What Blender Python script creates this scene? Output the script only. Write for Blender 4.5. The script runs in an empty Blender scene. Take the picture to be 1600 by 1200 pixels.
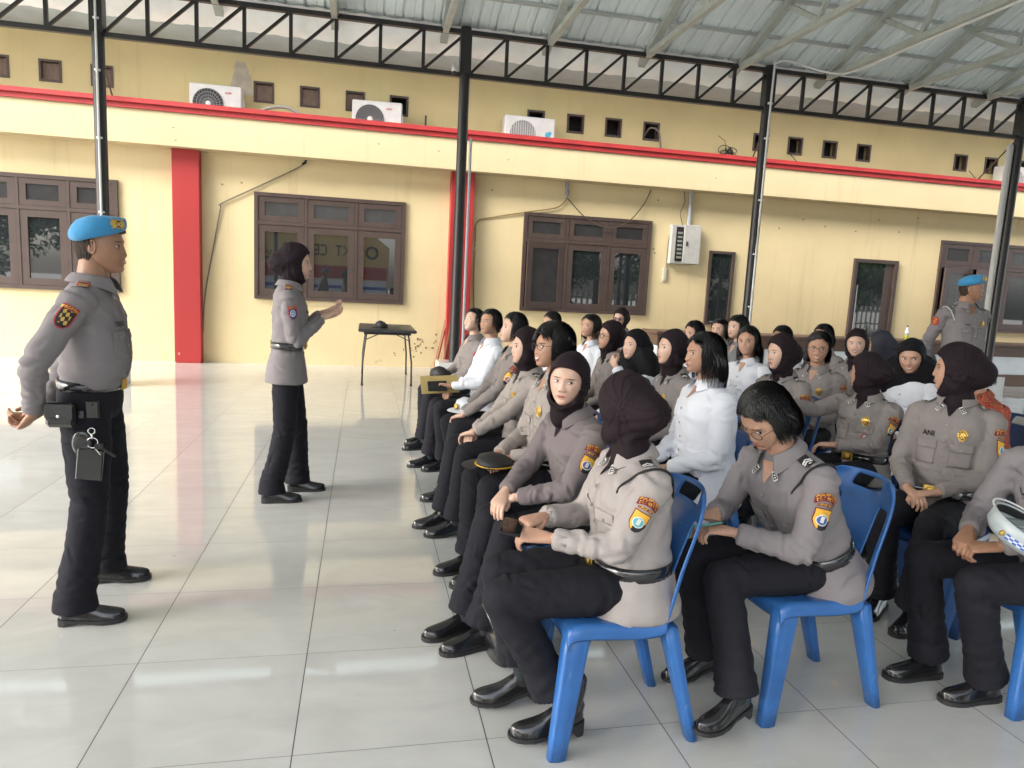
import bpy, math, random
import numpy as np
from mathutils import Vector, Matrix
from mathutils.bvhtree import BVHTree
R = math.radians
sc = bpy.context.scene
col = sc.collection
# ------------------------------------------------------------------ camera
H = 1.55
FPX, YAW, PITCH, ROLL = 1098.78, 0.212991, -0.13969, 0.0501
def cam_axes():
    f = np.array([math.sin(YAW)*math.cos(PITCH), math.cos(YAW)*math.cos(PITCH), math.sin(PITCH)])
    r = np.cross(f, [0, 0, 1]); r /= np.linalg.norm(r); u = np.cross(r, f)
    c, s = math.cos(ROLL), math.sin(ROLL)
    return c*r+s*u, -s*r+c*u, f
CR, CU, CF = cam_axes()
cam = bpy.data.cameras.new("camera"); camo = bpy.data.objects.new("camera", cam); col.objects.link(camo)
camo.matrix_world = Matrix(((CR[0], CU[0], -CF[0], 0), (CR[1], CU[1], -CF[1], 0), (CR[2], CU[2], -CF[2], H), (0, 0, 0, 1)))
cam.sensor_width = 36; cam.lens = FPX/1600*36; cam.clip_end = 1000; cam.clip_start = 0.05
sc.camera = camo
def at(px, py, Y):
    """point of the plane y=Y seen at photo pixel (px,py) (1600x1200)"""
    d = CR*((px-800)/FPX)+CU*((600-py)/FPX)+CF
    return np.array([0, 0, H])+d*(Y/d[1])
# ------------------------------------------------------------------ world, sun, exposure
SUN_EL, SUN_ROT = R(36), R(248)
w = bpy.data.worlds.new("World"); sc.world = w; w.use_nodes = True
nt = w.node_tree; bg = nt.nodes['Background']
sky = nt.nodes.new('ShaderNodeTexSky'); sky.sky_type = 'NISHITA'; sky.sun_disc = False
sky.sun_elevation = SUN_EL; sky.sun_rotation = SUN_ROT; sky.dust_density = 4; sky.air_density = 1.0
hs = nt.nodes.new('ShaderNodeHueSaturation'); hs.inputs['Saturation'].default_value = 0.38
nt.links.new(sky.outputs[0], hs.inputs['Color']); nt.links.new(hs.outputs[0], bg.inputs[0])
bg.inputs[1].default_value = 0.15
sl = bpy.data.lights.new("sun", 'SUN'); sl.energy = .9; sl.angle = R(35); sl.color = (1, .95, .88)
so = bpy.data.objects.new("sun", sl); col.objects.link(so)
so.rotation_euler = (R(90)-SUN_EL, 0, R(180)-SUN_ROT)  # same direction as the sky's sun
sc.view_settings.view_transform = 'Standard'; sc.view_settings.look = 'None'
sc.view_settings.exposure = 2.36; sc.view_settings.gamma = 1
sc.cycles.max_bounces = 7; sc.cycles.diffuse_bounces = 5; sc.cycles.glossy_bounces = 4; sc.cycles.sample_clamp_indirect = 8

# ------------------------------------------------------------------ helpers
def tag(o, label=None, cat=None, group=None, kind=None):
    if label: o['label'] = label
    if cat: o['category'] = cat
    if group: o['group'] = group
    if kind: o['kind'] = kind
    return o
def empty(name, loc=(0, 0, 0), rz=0):
    o = bpy.data.objects.new(name, None); col.objects.link(o); o.location = loc; o.rotation_euler = (0, 0, rz); o.empty_display_size = .1
    return o
def mk(name, V, F, mats, parent=None, fm=None, smooth=False, colors=None, loc=None):
    me = bpy.data.meshes.new(name)
    me.from_pydata([tuple(map(float, v)) for v in V], [], [tuple(int(i) for i in f) for f in F])
    if not isinstance(mats, (list, tuple)): mats = [mats]
    for m in mats: me.materials.append(m)
    if fm is not None: me.polygons.foreach_set('material_index', np.array(fm, dtype=np.int32))
    if smooth: me.polygons.foreach_set('use_smooth', [True]*len(me.polygons))
    if colors is not None:
        a = me.color_attributes.new('Col', 'FLOAT_COLOR', 'CORNER')
        buf = np.ones((len(me.loops), 4), dtype=np.float32)
        k = 0
        for f, c in zip(F, colors):
            n = len(f); buf[k:k+n, :3] = c; k += n
        a.data.foreach_set('color', buf.ravel())
    me.update()
    o = bpy.data.objects.new(name, me); col.objects.link(o)
    if parent: o.parent = parent
    if loc is not None: o.location = loc
    return o
def copy_tree(o, parent=None):
    c = o.copy(); col.objects.link(c); c.parent = parent
    for ch in list(o.children): copy_tree(ch, c)
    return c
class G:
    def __init__(s): s.V = []; s.F = []; s.M = []
    def add(s, V, F, m=0):
        b = len(s.V); s.V += [tuple(v) for v in V]; s.F += [tuple(i+b for i in f) for f in F]; s.M += [m]*len(F); return s
    def box(s, c, d, m=0, rot=None, bev=0):
        x, y, z = np.array(d)/2
        if bev:
            b = bev; V = []; 
            # bevelled box: 24 verts
            for sx in (-1, 1):
                for sy in (-1, 1):
                    for sz in (-1, 1):
                        V += [(sx*x, sy*(y-b), sz*(z-b)), (sx*(x-b), sy*y, sz*(z-b)), (sx*(x-b), sy*(y-b), sz*z)]
            idx = lambda a, b_, c_, k: (a*4+b_*2+c_)*3+k
            F = []
            for a in (0, 1):
                f = [idx(a, 0, 0, 0), idx(a, 1, 0, 0), idx(a, 1, 1, 0), idx(a, 0, 1, 0)]; F.append(f if a else f[::-1])
                f = [idx(0, a, 0, 1), idx(0, a, 1, 1), idx(1, a, 1, 1), idx(1, a, 0, 1)]; F.append(f if a else f[::-1])
                f = [idx(0, 0, a, 2), idx(1, 0, a, 2), idx(1, 1, a, 2), idx(0, 1, a, 2)]; F.append(f if a else f[::-1])
            for a in (0, 1):
                for b_ in (0, 1):
                    F.append([idx(a, b_, 0, 0), idx(a, b_, 1, 0), idx(a, b_, 1, 1), idx(a, b_, 0, 1)])
                    F.append([idx(a, 0, b_, 0), idx(a, 1, b_, 0), idx(a, 1, b_, 2), idx(a, 0, b_, 2)])
                    F.append([idx(0, a, b_, 1), idx(1, a, b_, 1), idx(1, a, b_, 2), idx(0, a, b_, 2)])
                    for c_ in (0, 1): F.append([idx(a, b_, c_, 0), idx(a, b_, c_, 1), idx(a, b_, c_, 2)])
        else:
            V = [(sx*x, sy*y, sz*z) for sx in (-1, 1) for sy in (-1, 1) for sz in (-1, 1)]
            F = [(0, 1, 3, 2), (4, 6, 7, 5), (0, 4, 5, 1), (2, 3, 7, 6), (0, 2, 6, 4), (1, 5, 7, 3)]
        V = np.array(V)
        if rot is not None: V = V@np.array(rot).T
        return s.add(V+np.array(c), F, m)
    def bx(s, x0, x1, y0, y1, z0, z1, m=0, bev=0):
        return s.box(((x0+x1)/2, (y0+y1)/2, (z0+z1)/2), (abs(x1-x0), abs(y1-y0), abs(z1-z0)), m, None, bev)
    def bar(s, p0, p1, w_, h_, m=0, up=(0, 0, 1)):
        p0 = np.array(p0, float); p1 = np.array(p1, float); t = p1-p0; L = np.linalg.norm(t); t /= L
        u = np.array(up, float); a = np.cross(u, t)
        if np.linalg.norm(a) < 1e-4: a = np.cross((1, 0, 0), t)
        a /= np.linalg.norm(a); b = np.cross(t, a)
        return s.box((p0+p1)/2, (L, w_, h_), m, np.array([t, a, b]).T)
    def tube(s, P, rad, n=10, m=0, hint=(0, 0, 1), cap=True, ph=0):
        """rad: list of floats or (a,b) half widths (a across=cross(hint,t), b along other)"""
        P = np.array(P, float); k = len(P); T = np.gradient(P, axis=0) if k > 2 else np.repeat([P[1]-P[0]], 2, 0)
        T /= np.linalg.norm(T, axis=1)[:, None]
        rad = [(r, r) if np.isscalar(r) else r for r in (rad if hasattr(rad, '__len__') else [rad]*k)]
        V = []; ang = np.linspace(0, 2*np.pi, n, endpoint=False)+ph; fr = []
        hint = np.array(hint, float)
        for i in range(k):
            a = np.cross(hint, T[i])
            if np.linalg.norm(a) < 1e-3: a = np.cross((1, .01, 0), T[i])
            a /= np.linalg.norm(a); b = np.cross(T[i], a); fr.append((a, b))
            for t in ang: V.append(P[i]+a*math.cos(t)*rad[i][0]+b*math.sin(t)*rad[i][1])
        F = []
        for i in range(k-1):
            for j in range(n):
                F.append((i*n+j, i*n+(j+1) % n, (i+1)*n+(j+1) % n, (i+1)*n+j))
        if cap:
            for e, sg in ((0, -1), (k-1, 1)):
                a, b = fr[e]; ra, rb = rad[e]; r = min(ra, rb); base = len(V)
                for t in ang: V.append(P[e]+(a*math.cos(t)*ra+b*math.sin(t)*rb)*.7+T[e]*sg*r*.45*(cap if cap is not True else 1))
                V.append(P[e]+T[e]*sg*r*.62*(cap if cap is not True else 1))
                for j in range(n):
                    q = (e*n+j, e*n+(j+1) % n, base+(j+1) % n, base+j); F.append(q if sg > 0 else q[::-1])
                    q = (base+j, base+(j+1) % n, base+n); F.append(q if sg > 0 else q[::-1])
        return s.add(V, F, m)
    def ell(s, c, r, m=0, rot=None, nu=20, nv=12):
        V = [(0, 0, 1)]
        for i in range(1, nv):
            for j in range(nu):
                t = math.pi*i/nv; f = 2*math.pi*j/nu; V.append((math.sin(t)*math.cos(f), math.sin(t)*math.sin(f), math.cos(t)))
        V.append((0, 0, -1)); V = np.array(V)*np.array(r)
        if rot is not None: V = V@np.array(rot).T
        F = []
        for j in range(nu): F.append((0, 1+j, 1+(j+1) % nu)); F.append((len(V)-1, 1+(nv-2)*nu+(j+1) % nu, 1+(nv-2)*nu+j))
        for i in range(nv-2):
            for j in range(nu): F.append((1+i*nu+j, 1+(i+1)*nu+j, 1+(i+1)*nu+(j+1) % nu, 1+i*nu+(j+1) % nu))
        return s.add(V+np.array(c), F, m)
    def torus(s, c, R0, r, m=0, nrm=(0, 0, 1), n=28, k=8, sx=1, sy=1, a0=0, a1=2*math.pi):
        nz = np.array(nrm, float); nz /= np.linalg.norm(nz); u = np.cross(nz, (0, 0, 1))
        if np.linalg.norm(u) < 1e-3: u = np.array([1., 0, 0])
        u /= np.linalg.norm(u); v = np.cross(nz, u); c = np.array(c, float)
        full = abs(a1-a0-2*math.pi) < 1e-6; N = n if full else n+1; V = []; F = []
        for i in range(N):
            a = a0+(a1-a0)*i/n; d = u*math.cos(a)*sx+v*math.sin(a)*sy
            for j in range(k):
                b = 2*math.pi*j/k; V.append(c+d*(R0+r*math.cos(b))+nz*r*math.sin(b))
        for i in range(n):
            i2 = (i+1) % N
            for j in range(k): F.append((i*k+j, i2*k+j, i2*k+(j+1) % k, i*k+(j+1) % k))
        return s.add(V, F, m)
    def obj(s, name, mats, parent=None, smooth=False, **kw):
        return mk(name, s.V, s.F, mats, parent, s.M, smooth, **kw)
def evalmods(V, F, mods):
    me = bpy.data.meshes.new('tmp'); me.from_pydata([tuple(map(float, v)) for v in V], [], F); me.update()
    o = bpy.data.objects.new('tmp', me); col.objects.link(o)
    for t, kw in mods:
        m = o.modifiers.new('m', t)
        for a, b in kw.items(): setattr(m, a, b)
    dg = bpy.context.evaluated_depsgraph_get(); e = o.evaluated_get(dg); m2 = e.to_mesh()
    n = len(m2.vertices); co = np.empty(n*3); m2.vertices.foreach_get('co', co)
    Fo = [tuple(p.vertices) for p in m2.polygons]
    e.to_mesh_clear(); bpy.data.objects.remove(o); bpy.data.meshes.remove(me)
    return co.reshape(-1, 3), Fo
def remesh(g, vox, it=4, fac=.5):
    return evalmods(g.V, g.F, [('REMESH', dict(mode='VOXEL', voxel_size=vox, adaptivity=0.0)), ('SMOOTH', dict(factor=fac, iterations=it))])
def vnormals(V, F):
    N = np.zeros_like(V); Q = np.array([f if len(f) == 4 else (f[0], f[1], f[2], f[2]) for f in F])
    n = np.cross(V[Q[:, 2]]-V[Q[:, 0]], V[Q[:, 3]]-V[Q[:, 1]])
    tri = Q[:, 2] == Q[:, 3]
    if tri.any(): n[tri] = np.cross(V[Q[tri, 1]]-V[Q[tri, 0]], V[Q[tri, 2]]-V[Q[tri, 0]])
    for k in range(4): np.add.at(N, Q[:, k], n)
    return N/(np.linalg.norm(N, axis=1)[:, None]+1e-12)
def sn(P, s, seed=0):
    """cheap smooth pseudo noise in [-1,1]"""
    r = np.random.RandomState(seed); P = np.asarray(P)*s; o = 0
    for k in range(4):
        a, b = r.randn(3), r.randn(3); o = o+np.sin(P@a*1.3+r.rand()*6+1.4*np.sin(P@b+r.rand()*6))
    return o/2.6

# ------------------------------------------------------------------ materials
MC = {}
def mat(name, c, rough=.6, metal=0., bump=0., bs=60., var=0., vs=4., spec=None, coat=0, sheen=0, stretch=None, ior=None, sss=0):
    if name in MC: return MC[name]
    m = bpy.data.materials.new(name); m.use_nodes = True; n = m.node_tree; p = n.nodes['Principled BSDF']
    p.inputs['Base Color'].default_value = (*c, 1); p.inputs['Roughness'].default_value = rough; p.inputs['Metallic'].default_value = metal
    if coat: p.inputs['Coat Weight'].default_value = coat; p.inputs['Coat Roughness'].default_value = .08
    if sheen: p.inputs['Sheen Weight'].default_value = sheen
    if ior: p.inputs['IOR'].default_value = ior
    if sss: p.inputs['Subsurface Weight'].default_value = sss; p.inputs['Subsurface Radius'].default_value = (.02, .008, .004)
    if spec is not None: p.inputs['Specular IOR Level'].default_value = spec
    tc = n.nodes.new('ShaderNodeTexCoord'); src = tc.outputs['Object']
    if stretch:
        mp = n.nodes.new('ShaderNodeMapping'); mp.inputs['Scale'].default_value = stretch; n.links.new(src, mp.inputs[0]); src = mp.outputs[0]
    if var:
        nz = n.nodes.new('ShaderNodeTexNoise'); nz.inputs['Scale'].default_value = vs; nz.inputs['Detail'].default_value = 5; nz.inputs['Roughness'].default_value = .6
        n.links.new(src, nz.inputs['Vector'])
        mr = n.nodes.new('ShaderNodeMapRange'); mr.inputs[1].default_value = .3; mr.inputs[2].default_value = .7; mr.inputs[3].default_value = 1-var; mr.inputs[4].default_value = 1+var*.6
        n.links.new(nz.outputs['Fac'], mr.inputs[0])
        mx = n.nodes.new('ShaderNodeVectorMath'); mx.operation = 'SCALE'; mx.inputs[0].default_value = c; n.links.new(mr.outputs[0], mx.inputs['Scale'])
        n.links.new(mx.outputs[0], p.inputs['Base Color'])
    if bump:
        nz = n.nodes.new('ShaderNodeTexNoise'); nz.inputs['Scale'].default_value = bs; nz.inputs['Detail'].default_value = 4; n.links.new(src, nz.inputs['Vector'])
        b = n.nodes.new('ShaderNodeBump'); b.inputs['Strength'].default_value = bump; b.inputs['Distance'].default_value = .01
        n.links.new(nz.outputs['Fac'], b.inputs['Height']); n.links.new(b.outputs[0], p.inputs['Normal'])
    MC[name] = m; return m
def vcol_mat(name='embroidery', rough=.7, metal=0):
    if name in MC: return MC[name]
    m = bpy.data.materials.new(name); m.use_nodes = True; n = m.node_tree; p = n.nodes['Principled BSDF']
    a = n.nodes.new('ShaderNodeVertexColor'); a.layer_name = 'Col'; n.links.new(a.outputs[0], p.inputs['Base Color'])
    p.inputs['Roughness'].default_value = rough; p.inputs['Metallic'].default_value = metal
    MC[name] = m; return m
def plaster(name, c, dirt=.12, base_z=None):
    m = mat(name, c, .75, bump=.12, bs=35, var=dirt, vs=.9)
    n = m.node_tree; p = n.nodes['Principled BSDF']
    # stains with a shape of their own: thin vertical streaks and speckles
    tc = n.nodes.new('ShaderNodeTexCoord'); mp = n.nodes.new('ShaderNodeMapping'); mp.inputs['Scale'].default_value = (5, 5, .35)
    n.links.new(tc.outputs['Object'], mp.inputs[0]); nz = n.nodes.new('ShaderNodeTexNoise'); nz.inputs['Scale'].default_value = 1.3; nz.inputs['Detail'].default_value = 6
    n.links.new(mp.outputs[0], nz.inputs['Vector']); cr = n.nodes.new('ShaderNodeMapRange'); cr.inputs[1].default_value = .60; cr.inputs[2].default_value = .80; cr.inputs[3].default_value = 0; cr.inputs[4].default_value = .38
    n.links.new(nz.outputs['Fac'], cr.inputs[0]); mx = n.nodes.new('ShaderNodeMix'); mx.data_type = 'RGBA'
    src = p.inputs['Base Color'].links[0].from_socket
    n.links.new(cr.outputs[0], mx.inputs['Factor']); n.links.new(src, mx.inputs['A']); mx.inputs['B'].default_value = (c[0]*.62, c[1]*.55, c[2]*.5, 1)
    out = mx.outputs['Result']
    if base_z is not None:   # splash stains along the foot of the wall
        sx = n.nodes.new('ShaderNodeSeparateXYZ'); n.links.new(tc.outputs['Object'], sx.inputs[0])
        mr = n.nodes.new('ShaderNodeMapRange'); mr.inputs[1].default_value = .22; mr.inputs[2].default_value = .0; mr.inputs[3].default_value = 0; mr.inputs[4].default_value = .55
        n.links.new(sx.outputs['Z'], mr.inputs[0]); n2 = n.nodes.new('ShaderNodeTexNoise'); n2.inputs['Scale'].default_value = 7; n2.inputs['Detail'].default_value = 8
        n.links.new(tc.outputs['Object'], n2.inputs['Vector']); m2 = n.nodes.new('ShaderNodeMapRange'); m2.inputs[1].default_value = .62; m2.inputs[2].default_value = .70
        n.links.new(n2.outputs['Fac'], m2.inputs[0]); mu = n.nodes.new('ShaderNodeMath'); mu.operation = 'MULTIPLY'; n.links.new(mr.outputs[0], mu.inputs[0]); n.links.new(m2.outputs[0], mu.inputs[1])
        m3 = n.nodes.new('ShaderNodeMix'); m3.data_type = 'RGBA'; n.links.new(mu.outputs[0], m3.inputs['Factor']); n.links.new(out, m3.inputs['A']); m3.inputs['B'].default_value = (.22, .14, .07, 1); out = m3.outputs['Result']
    n.links.new(out, p.inputs['Base Color'])
    return m
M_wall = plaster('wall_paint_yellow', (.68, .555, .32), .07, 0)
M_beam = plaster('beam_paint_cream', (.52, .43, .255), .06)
M_wall_shaded = plaster('wall_paint_shaded', (.56, .455, .225), .10)  # same paint as the lower wall, darkened for the weaker light up there
M_red = mat('red_paint', (.34, .022, .022), .5, bump=.1, bs=20, var=.2, vs=3)
M_frame = mat('window_frame_brown', (.068, .045, .038), .45, bump=.05, bs=40, var=.18, vs=5)
M_glass = mat('tinted_glass', (.018, .022, .024), .015, ior=2.0)
M_glass2 = mat('dusty_dark_glass', (.035, .033, .034), .22, ior=1.6, var=.3, vs=6)
M_black = mat('black_painted_steel', (.018, .017, .018), .38, bump=.04, bs=30, var=.25, vs=6)
M_galv = mat('galvanised_channel', (.42, .45, .41), .42, metal=.1, var=.18, vs=5)
M_white = mat('white_plastic', (.72, .72, .70), .4, var=.08, vs=8)
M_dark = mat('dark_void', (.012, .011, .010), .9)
M_wood = mat('brown_board', (.12, .07, .05), .45, bump=.12, bs=12, var=.35, vs=5, stretch=(1.5, 9, 14))
M_ply = mat('plywood_panel', (.17, .11, .075), .7, var=.35, vs=4, stretch=(6, 1, 1.5))
M_soffit = mat('soffit_board', (.46, .56, .56), .8, var=.15, vs=2)
M_cable = mat('grey_cable', (.16, .14, .11), .6)
M_cblack = mat('black_cable', (.015, .015, .015), .5)
M_wht2 = mat('white_tile_glazed', (.70, .71, .70), .12, var=.06, vs=6)

# tiled floor
T = .64277; OX, OY = -.19756, 2.18306
def floor_mat():
    m = bpy.data.materials.new('polished_floor_tile'); m.use_nodes = True; n = m.node_tree; p = n.nodes['Principled BSDF']; L = n.links.new
    tc = n.nodes.new('ShaderNodeTexCoord'); sx = n.nodes.new('ShaderNodeSeparateXYZ'); L(tc.outputs['Object'], sx.inputs[0])
    def mth(op, a, b=None, c=None):
        q = n.nodes.new('ShaderNodeMath'); q.operation = op
        for i, v in enumerate((a, b, c)):
            if v is None: continue
            if hasattr(v, 'is_linked'): L(v, q.inputs[i])
            else: q.inputs[i].default_value = v
        return q.outputs[0]
    ds = []; cs = []
    for ax, o in (('X', OX), ('Y', OY)):
        u = mth('DIVIDE', mth('SUBTRACT', sx.outputs[ax], o), T); fr = mth('FRACT', u); d = mth('MULTIPLY', mth('ABSOLUTE', mth('SUBTRACT', fr, .5)), 2.)   # 1 at edges
        ds.append(d); cs.append(mth('FLOOR', u))
    gx = mth('GREATER_THAN', ds[0], 1-2*.0019/T); gy = mth('GREATER_THAN', ds[1], 1-2*.0015/T); g_ = mth('MAXIMUM', gx, mth('MULTIPLY', gy, .75))
    cx = n.nodes.new('ShaderNodeCombineXYZ'); L(cs[0], cx.inputs[0]); L(cs[1], cx.inputs[1])
    wn = n.nodes.new('ShaderNodeTexWhiteNoise'); L(cx.outputs[0], wn.inputs['Vector'])
    off = n.nodes.new('ShaderNodeVectorMath'); off.operation = 'MULTIPLY_ADD'; L(wn.outputs['Color'], off.inputs[0]); off.inputs[1].default_value = (7, 7, 7); L(tc.outputs['Object'], off.inputs[2])
    mp = n.nodes.new('ShaderNodeMapping'); mp.inputs['Scale'].default_value = (1, 2.2, 1); L(off.outputs[0], mp.inputs[0])
    nz = n.nodes.new('ShaderNodeTexNoise'); nz.inputs['Scale'].default_value = 2.6; nz.inputs['Detail'].default_value = 7; nz.inputs['Distortion'].default_value = 1.2; L(mp.outputs[0], nz.inputs['Vector'])
    mr = n.nodes.new('ShaderNodeMapRange'); mr.inputs[1].default_value = .3; mr.inputs[2].default_value = .7; mr.inputs[3].default_value = .93; mr.inputs[4].default_value = 1.04; L(nz.outputs['Fac'], mr.inputs[0])
    v = mth('MULTIPLY', mr.outputs[0], mth('MULTIPLY_ADD', wn.outputs['Value'], .06, .97))
    # worn scuffs
    n3 = n.nodes.new('ShaderNodeTexNoise'); n3.inputs['Scale'].default_value = 1.1; n3.inputs['Detail'].default_value = 8; L(tc.outputs['Object'], n3.inputs['Vector'])
    m3 = n.nodes.new('ShaderNodeMapRange'); m3.inputs[1].default_value = .35; m3.inputs[2].default_value = .75; m3.inputs[3].default_value = .025; m3.inputs[4].default_value = .085; L(n3.outputs['Fac'], m3.inputs[0])
    sc_ = n.nodes.new('ShaderNodeVectorMath'); sc_.operation = 'SCALE'; sc_.inputs[0].default_value = (.49, .49, .468); L(v, sc_.inputs['Scale'])
    # scattered dirt specks
    vo = n.nodes.new('ShaderNodeTexVoronoi'); vo.inputs['Scale'].default_value = 5.2; vo.inputs['Randomness'].default_value = 1; L(tc.outputs['Object'], vo.inputs['Vector'])
    wn2 = n.nodes.new('ShaderNodeSeparateColor'); L(vo.outputs['Color'], wn2.inputs[0])
    spk = mth('LESS_THAN', vo.outputs['Distance'], mth('MULTIPLY', mth('POWER', wn2.outputs[0], 4.), .045))
    mx = n.nodes.new('ShaderNodeMix'); mx.data_type = 'RGBA'; L(mth('MAXIMUM', g_, mth('MULTIPLY', spk, .6)), mx.inputs['Factor']); L(sc_.outputs[0], mx.inputs['A']); mx.inputs['B'].default_value = (.07, .065, .06, 1)
    L(mx.outputs['Result'], p.inputs['Base Color']); L(mth('MULTIPLY_ADD', g_, .5, m3.outputs[0]), p.inputs['Roughness'])
    p.inputs['IOR'].default_value = 1.58
    b = n.nodes.new('ShaderNodeBump'); b.inputs['Strength'].default_value = .5; b.inputs['Distance'].default_value = .001; L(mth('SUBTRACT', 1., g_), b.inputs['Height'])
    n4 = n.nodes.new('ShaderNodeTexNoise'); n4.inputs['Scale'].default_value = 3; L(tc.outputs['Object'], n4.inputs['Vector'])
    b2 = n.nodes.new('ShaderNodeBump'); b2.inputs['Strength'].default_value = .025; b2.inputs['Distance'].default_value = .02; L(n4.outputs['Fac'], b2.inputs['Height']); L(b.outputs[0], b2.inputs['Normal'])
    L(b2.outputs[0], p.inputs['Normal'])
    return m
M_floor = floor_mat()

# ================================================================== SETTING
g = G(); g.bx(-14, 24, -3.2, 13.6, -.15, 0); tag(g.obj('floor', M_floor), kind='structure')
M_conc = mat('concrete_ground', (.42, .41, .39), .85, bump=.2, bs=8, var=.2, vs=.4)
g = G(); g.add([(-90, -90, -.16), (110, -90, -.16), (110, 90, -.16), (-90, 90, -.16)], [(0, 1, 2, 3)]); tag(g.obj('ground', M_conc), kind='structure')

# ------------------------------------------------------------------ building
bd = empty('police_office_building', (0, 12.6, 0)); OB = np.array([0, 12.6, 0])
tag(bd, 'long yellow office building with red columns, red ledge and brown windows behind the canopy', 'building')
def bobj(g_, name, mats, parent=None, smooth=False, fm=True):
    V = np.array(g_.V)-OB
    return mk(name, V, g_.F, mats, parent or bd, g_.M, smooth)
def holed_wall(g_, x0, x1, z0, z1, y, holes, d):
    xs = sorted({x0, x1, *[h[0] for h in holes], *[h[1] for h in holes]}); zs = sorted({z0, z1, *[h[2] for h in holes], *[h[3] for h in holes]})
    for a, b in zip(xs, xs[1:]):
        for c, e in zip(zs, zs[1:]):
            mx_, mz = (a+b)/2, (c+e)/2
            if any(h[0] < mx_ < h[1] and h[2] < mz < h[3] for h in holes): continue
            g_.add([(a, y, c), (b, y, c), (b, y, e), (a, y, e)], [(0, 1, 2, 3)])
    for h in holes:
        a, b, c, e = h; Y = y+d
        g_.add([(a, y, c), (a, Y, c), (a, Y, e), (a, y, e)], [(0, 1, 2, 3)]); g_.add([(b, y, c), (b, Y, c), (b, Y, e), (b, y, e)], [(3, 2, 1, 0)])
        g_.add([(a, y, c), (b, y, c), (b, Y, c), (a, Y, c)], [(0, 1, 2, 3)]); g_.add([(a, y, e), (b, y, e), (b, Y, e), (a, Y, e)], [(3, 2, 1, 0)])
WX0, WX1 = -13, 24
wins = [(-6.75, -3.87, 1.11, 2.89, 4), (-1.80, .69, 1.11, 2.87, 3), (2.80, 5.25, 1.10, 2.86, 3), (11.62, 14.9, 1.07, 2.9, 4)]
holes = [(a+.02, b-.02, c+.02, d-.02) for a, b, c, d, _ in wins]+[(6.49, 6.99, 1.0, 2.37), (9.66, 10.60, .05, 2.39)]
g = G(); holed_wall(g, WX0, WX1, 0, 3.46, 12.65, holes, .16); bobj(g, 'wall', M_wall)
vx = [-6.46, -5.70, -4.95, -4.2, -1.71, -.96, -.20, .55, 3.03, 3.79, 4.53, 5.29, 7.59, 8.35, 9.13, 9.91, 12.25, 13.02, 13.75, 16.2, 17]
vh = [(x-.16, x+.16, 4.40, 4.73) for x in vx]
g = G(); holed_wall(g, WX0, WX1, 3.9, 5.2, 13.1, vh, .2); bobj(g, 'upper_wall', M_wall_shaded)
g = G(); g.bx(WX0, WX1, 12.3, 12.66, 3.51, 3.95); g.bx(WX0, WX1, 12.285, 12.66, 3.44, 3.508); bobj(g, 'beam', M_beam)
g = G(); g.bx(WX0, WX1, 12.27, 12.62, 3.952, 4.03); g.bx(WX0, WX1, 12.235, 12.62, 4.031, 4.10); bobj(g, 'ledge_trim', M_red)
g = G(); g.bx(WX0, WX1, 12.62, 13.1, 3.86, 3.97); bobj(g, 'ledge_roof', mat('ledge_concrete', (.25, .22, .17), .9, var=.3, vs=2))
g = G(); g.bx(WX0, WX1, 11.9, 13.3, 5.203, 5.24); g.bx(WX0, WX1, 11.87, 11.898, 5.16, 5.36); bobj(g, 'soffit', M_soffit)
g = G(); g.add([(WX0, 11.86, 5.36), (WX1, 11.86, 5.36), (WX1, 17, 7.2), (WX0, 17, 7.2)], [(0, 1, 2, 3)]); bobj(g, 'roof', mat('building_roof', (.2, .1, .07), .8))
g = G(); g.bx(WX0, WX1, 12.85, 12.9, 0, 3.4); g.bx(WX0, WX1, 13.35, 13.4, 3.9, 5.2); g.bx(WX0-.2, WX0, 12.6, 17, 0, 5.2); g.bx(WX1, WX1+.2, 12.6, 17, 0, 5.2); bobj(g, 'dark_backing', M_dark)  # near-black sheets paint the unlit rooms behind windows and vents; end walls too
M_redchip = mat('red_paint_chipped', (.42, .030, .028), .5, bump=.1, bs=20)
n = M_redchip.node_tree; p = n.nodes['Principled BSDF']; tc = n.nodes.new('ShaderNodeTexCoord'); nz = n.nodes.new('ShaderNodeTexNoise'); nz.inputs['Scale'].default_value = 9; nz.inputs['Detail'].default_value = 6
n.links.new(tc.outputs['Object'], nz.inputs['Vector']); sx = n.nodes.new('ShaderNodeSeparateXYZ'); n.links.new(tc.outputs['Object'], sx.inputs[0])
mr = n.nodes.new('ShaderNodeMapRange'); mr.inputs[1].default_value = 0; mr.inputs[2].default_value = .6; mr.inputs[3].default_value = .60; mr.inputs[4].default_value = .80; n.links.new(sx.outputs['Z'], mr.inputs[0])
gt = n.nodes.new('ShaderNodeMath'); gt.operation = 'GREATER_THAN'; n.links.new(nz.outputs['Fac'], gt.inputs[0]); n.links.new(mr.outputs[0], gt.inputs[1])
mx = n.nodes.new('ShaderNodeMix'); mx.data_type = 'RGBA'; n.links.new(gt.outputs[0], mx.inputs['Factor']); mx.inputs['A'].default_value = (.34, .022, .022, 1); mx.inputs['B'].default_value = (.55, .38, .36, 1); n.links.new(mx.outputs['Result'], p.inputs['Base Color'])
for x in (-3.03, 1.45, 6.0-20, 15.9):
    if x < -12: continue
    g = G(); g.box((x+.205, 12.56, 1.72), (.41, .18, 3.438), 0, None, .006); bobj(g, 'column', M_redchip)
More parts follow.
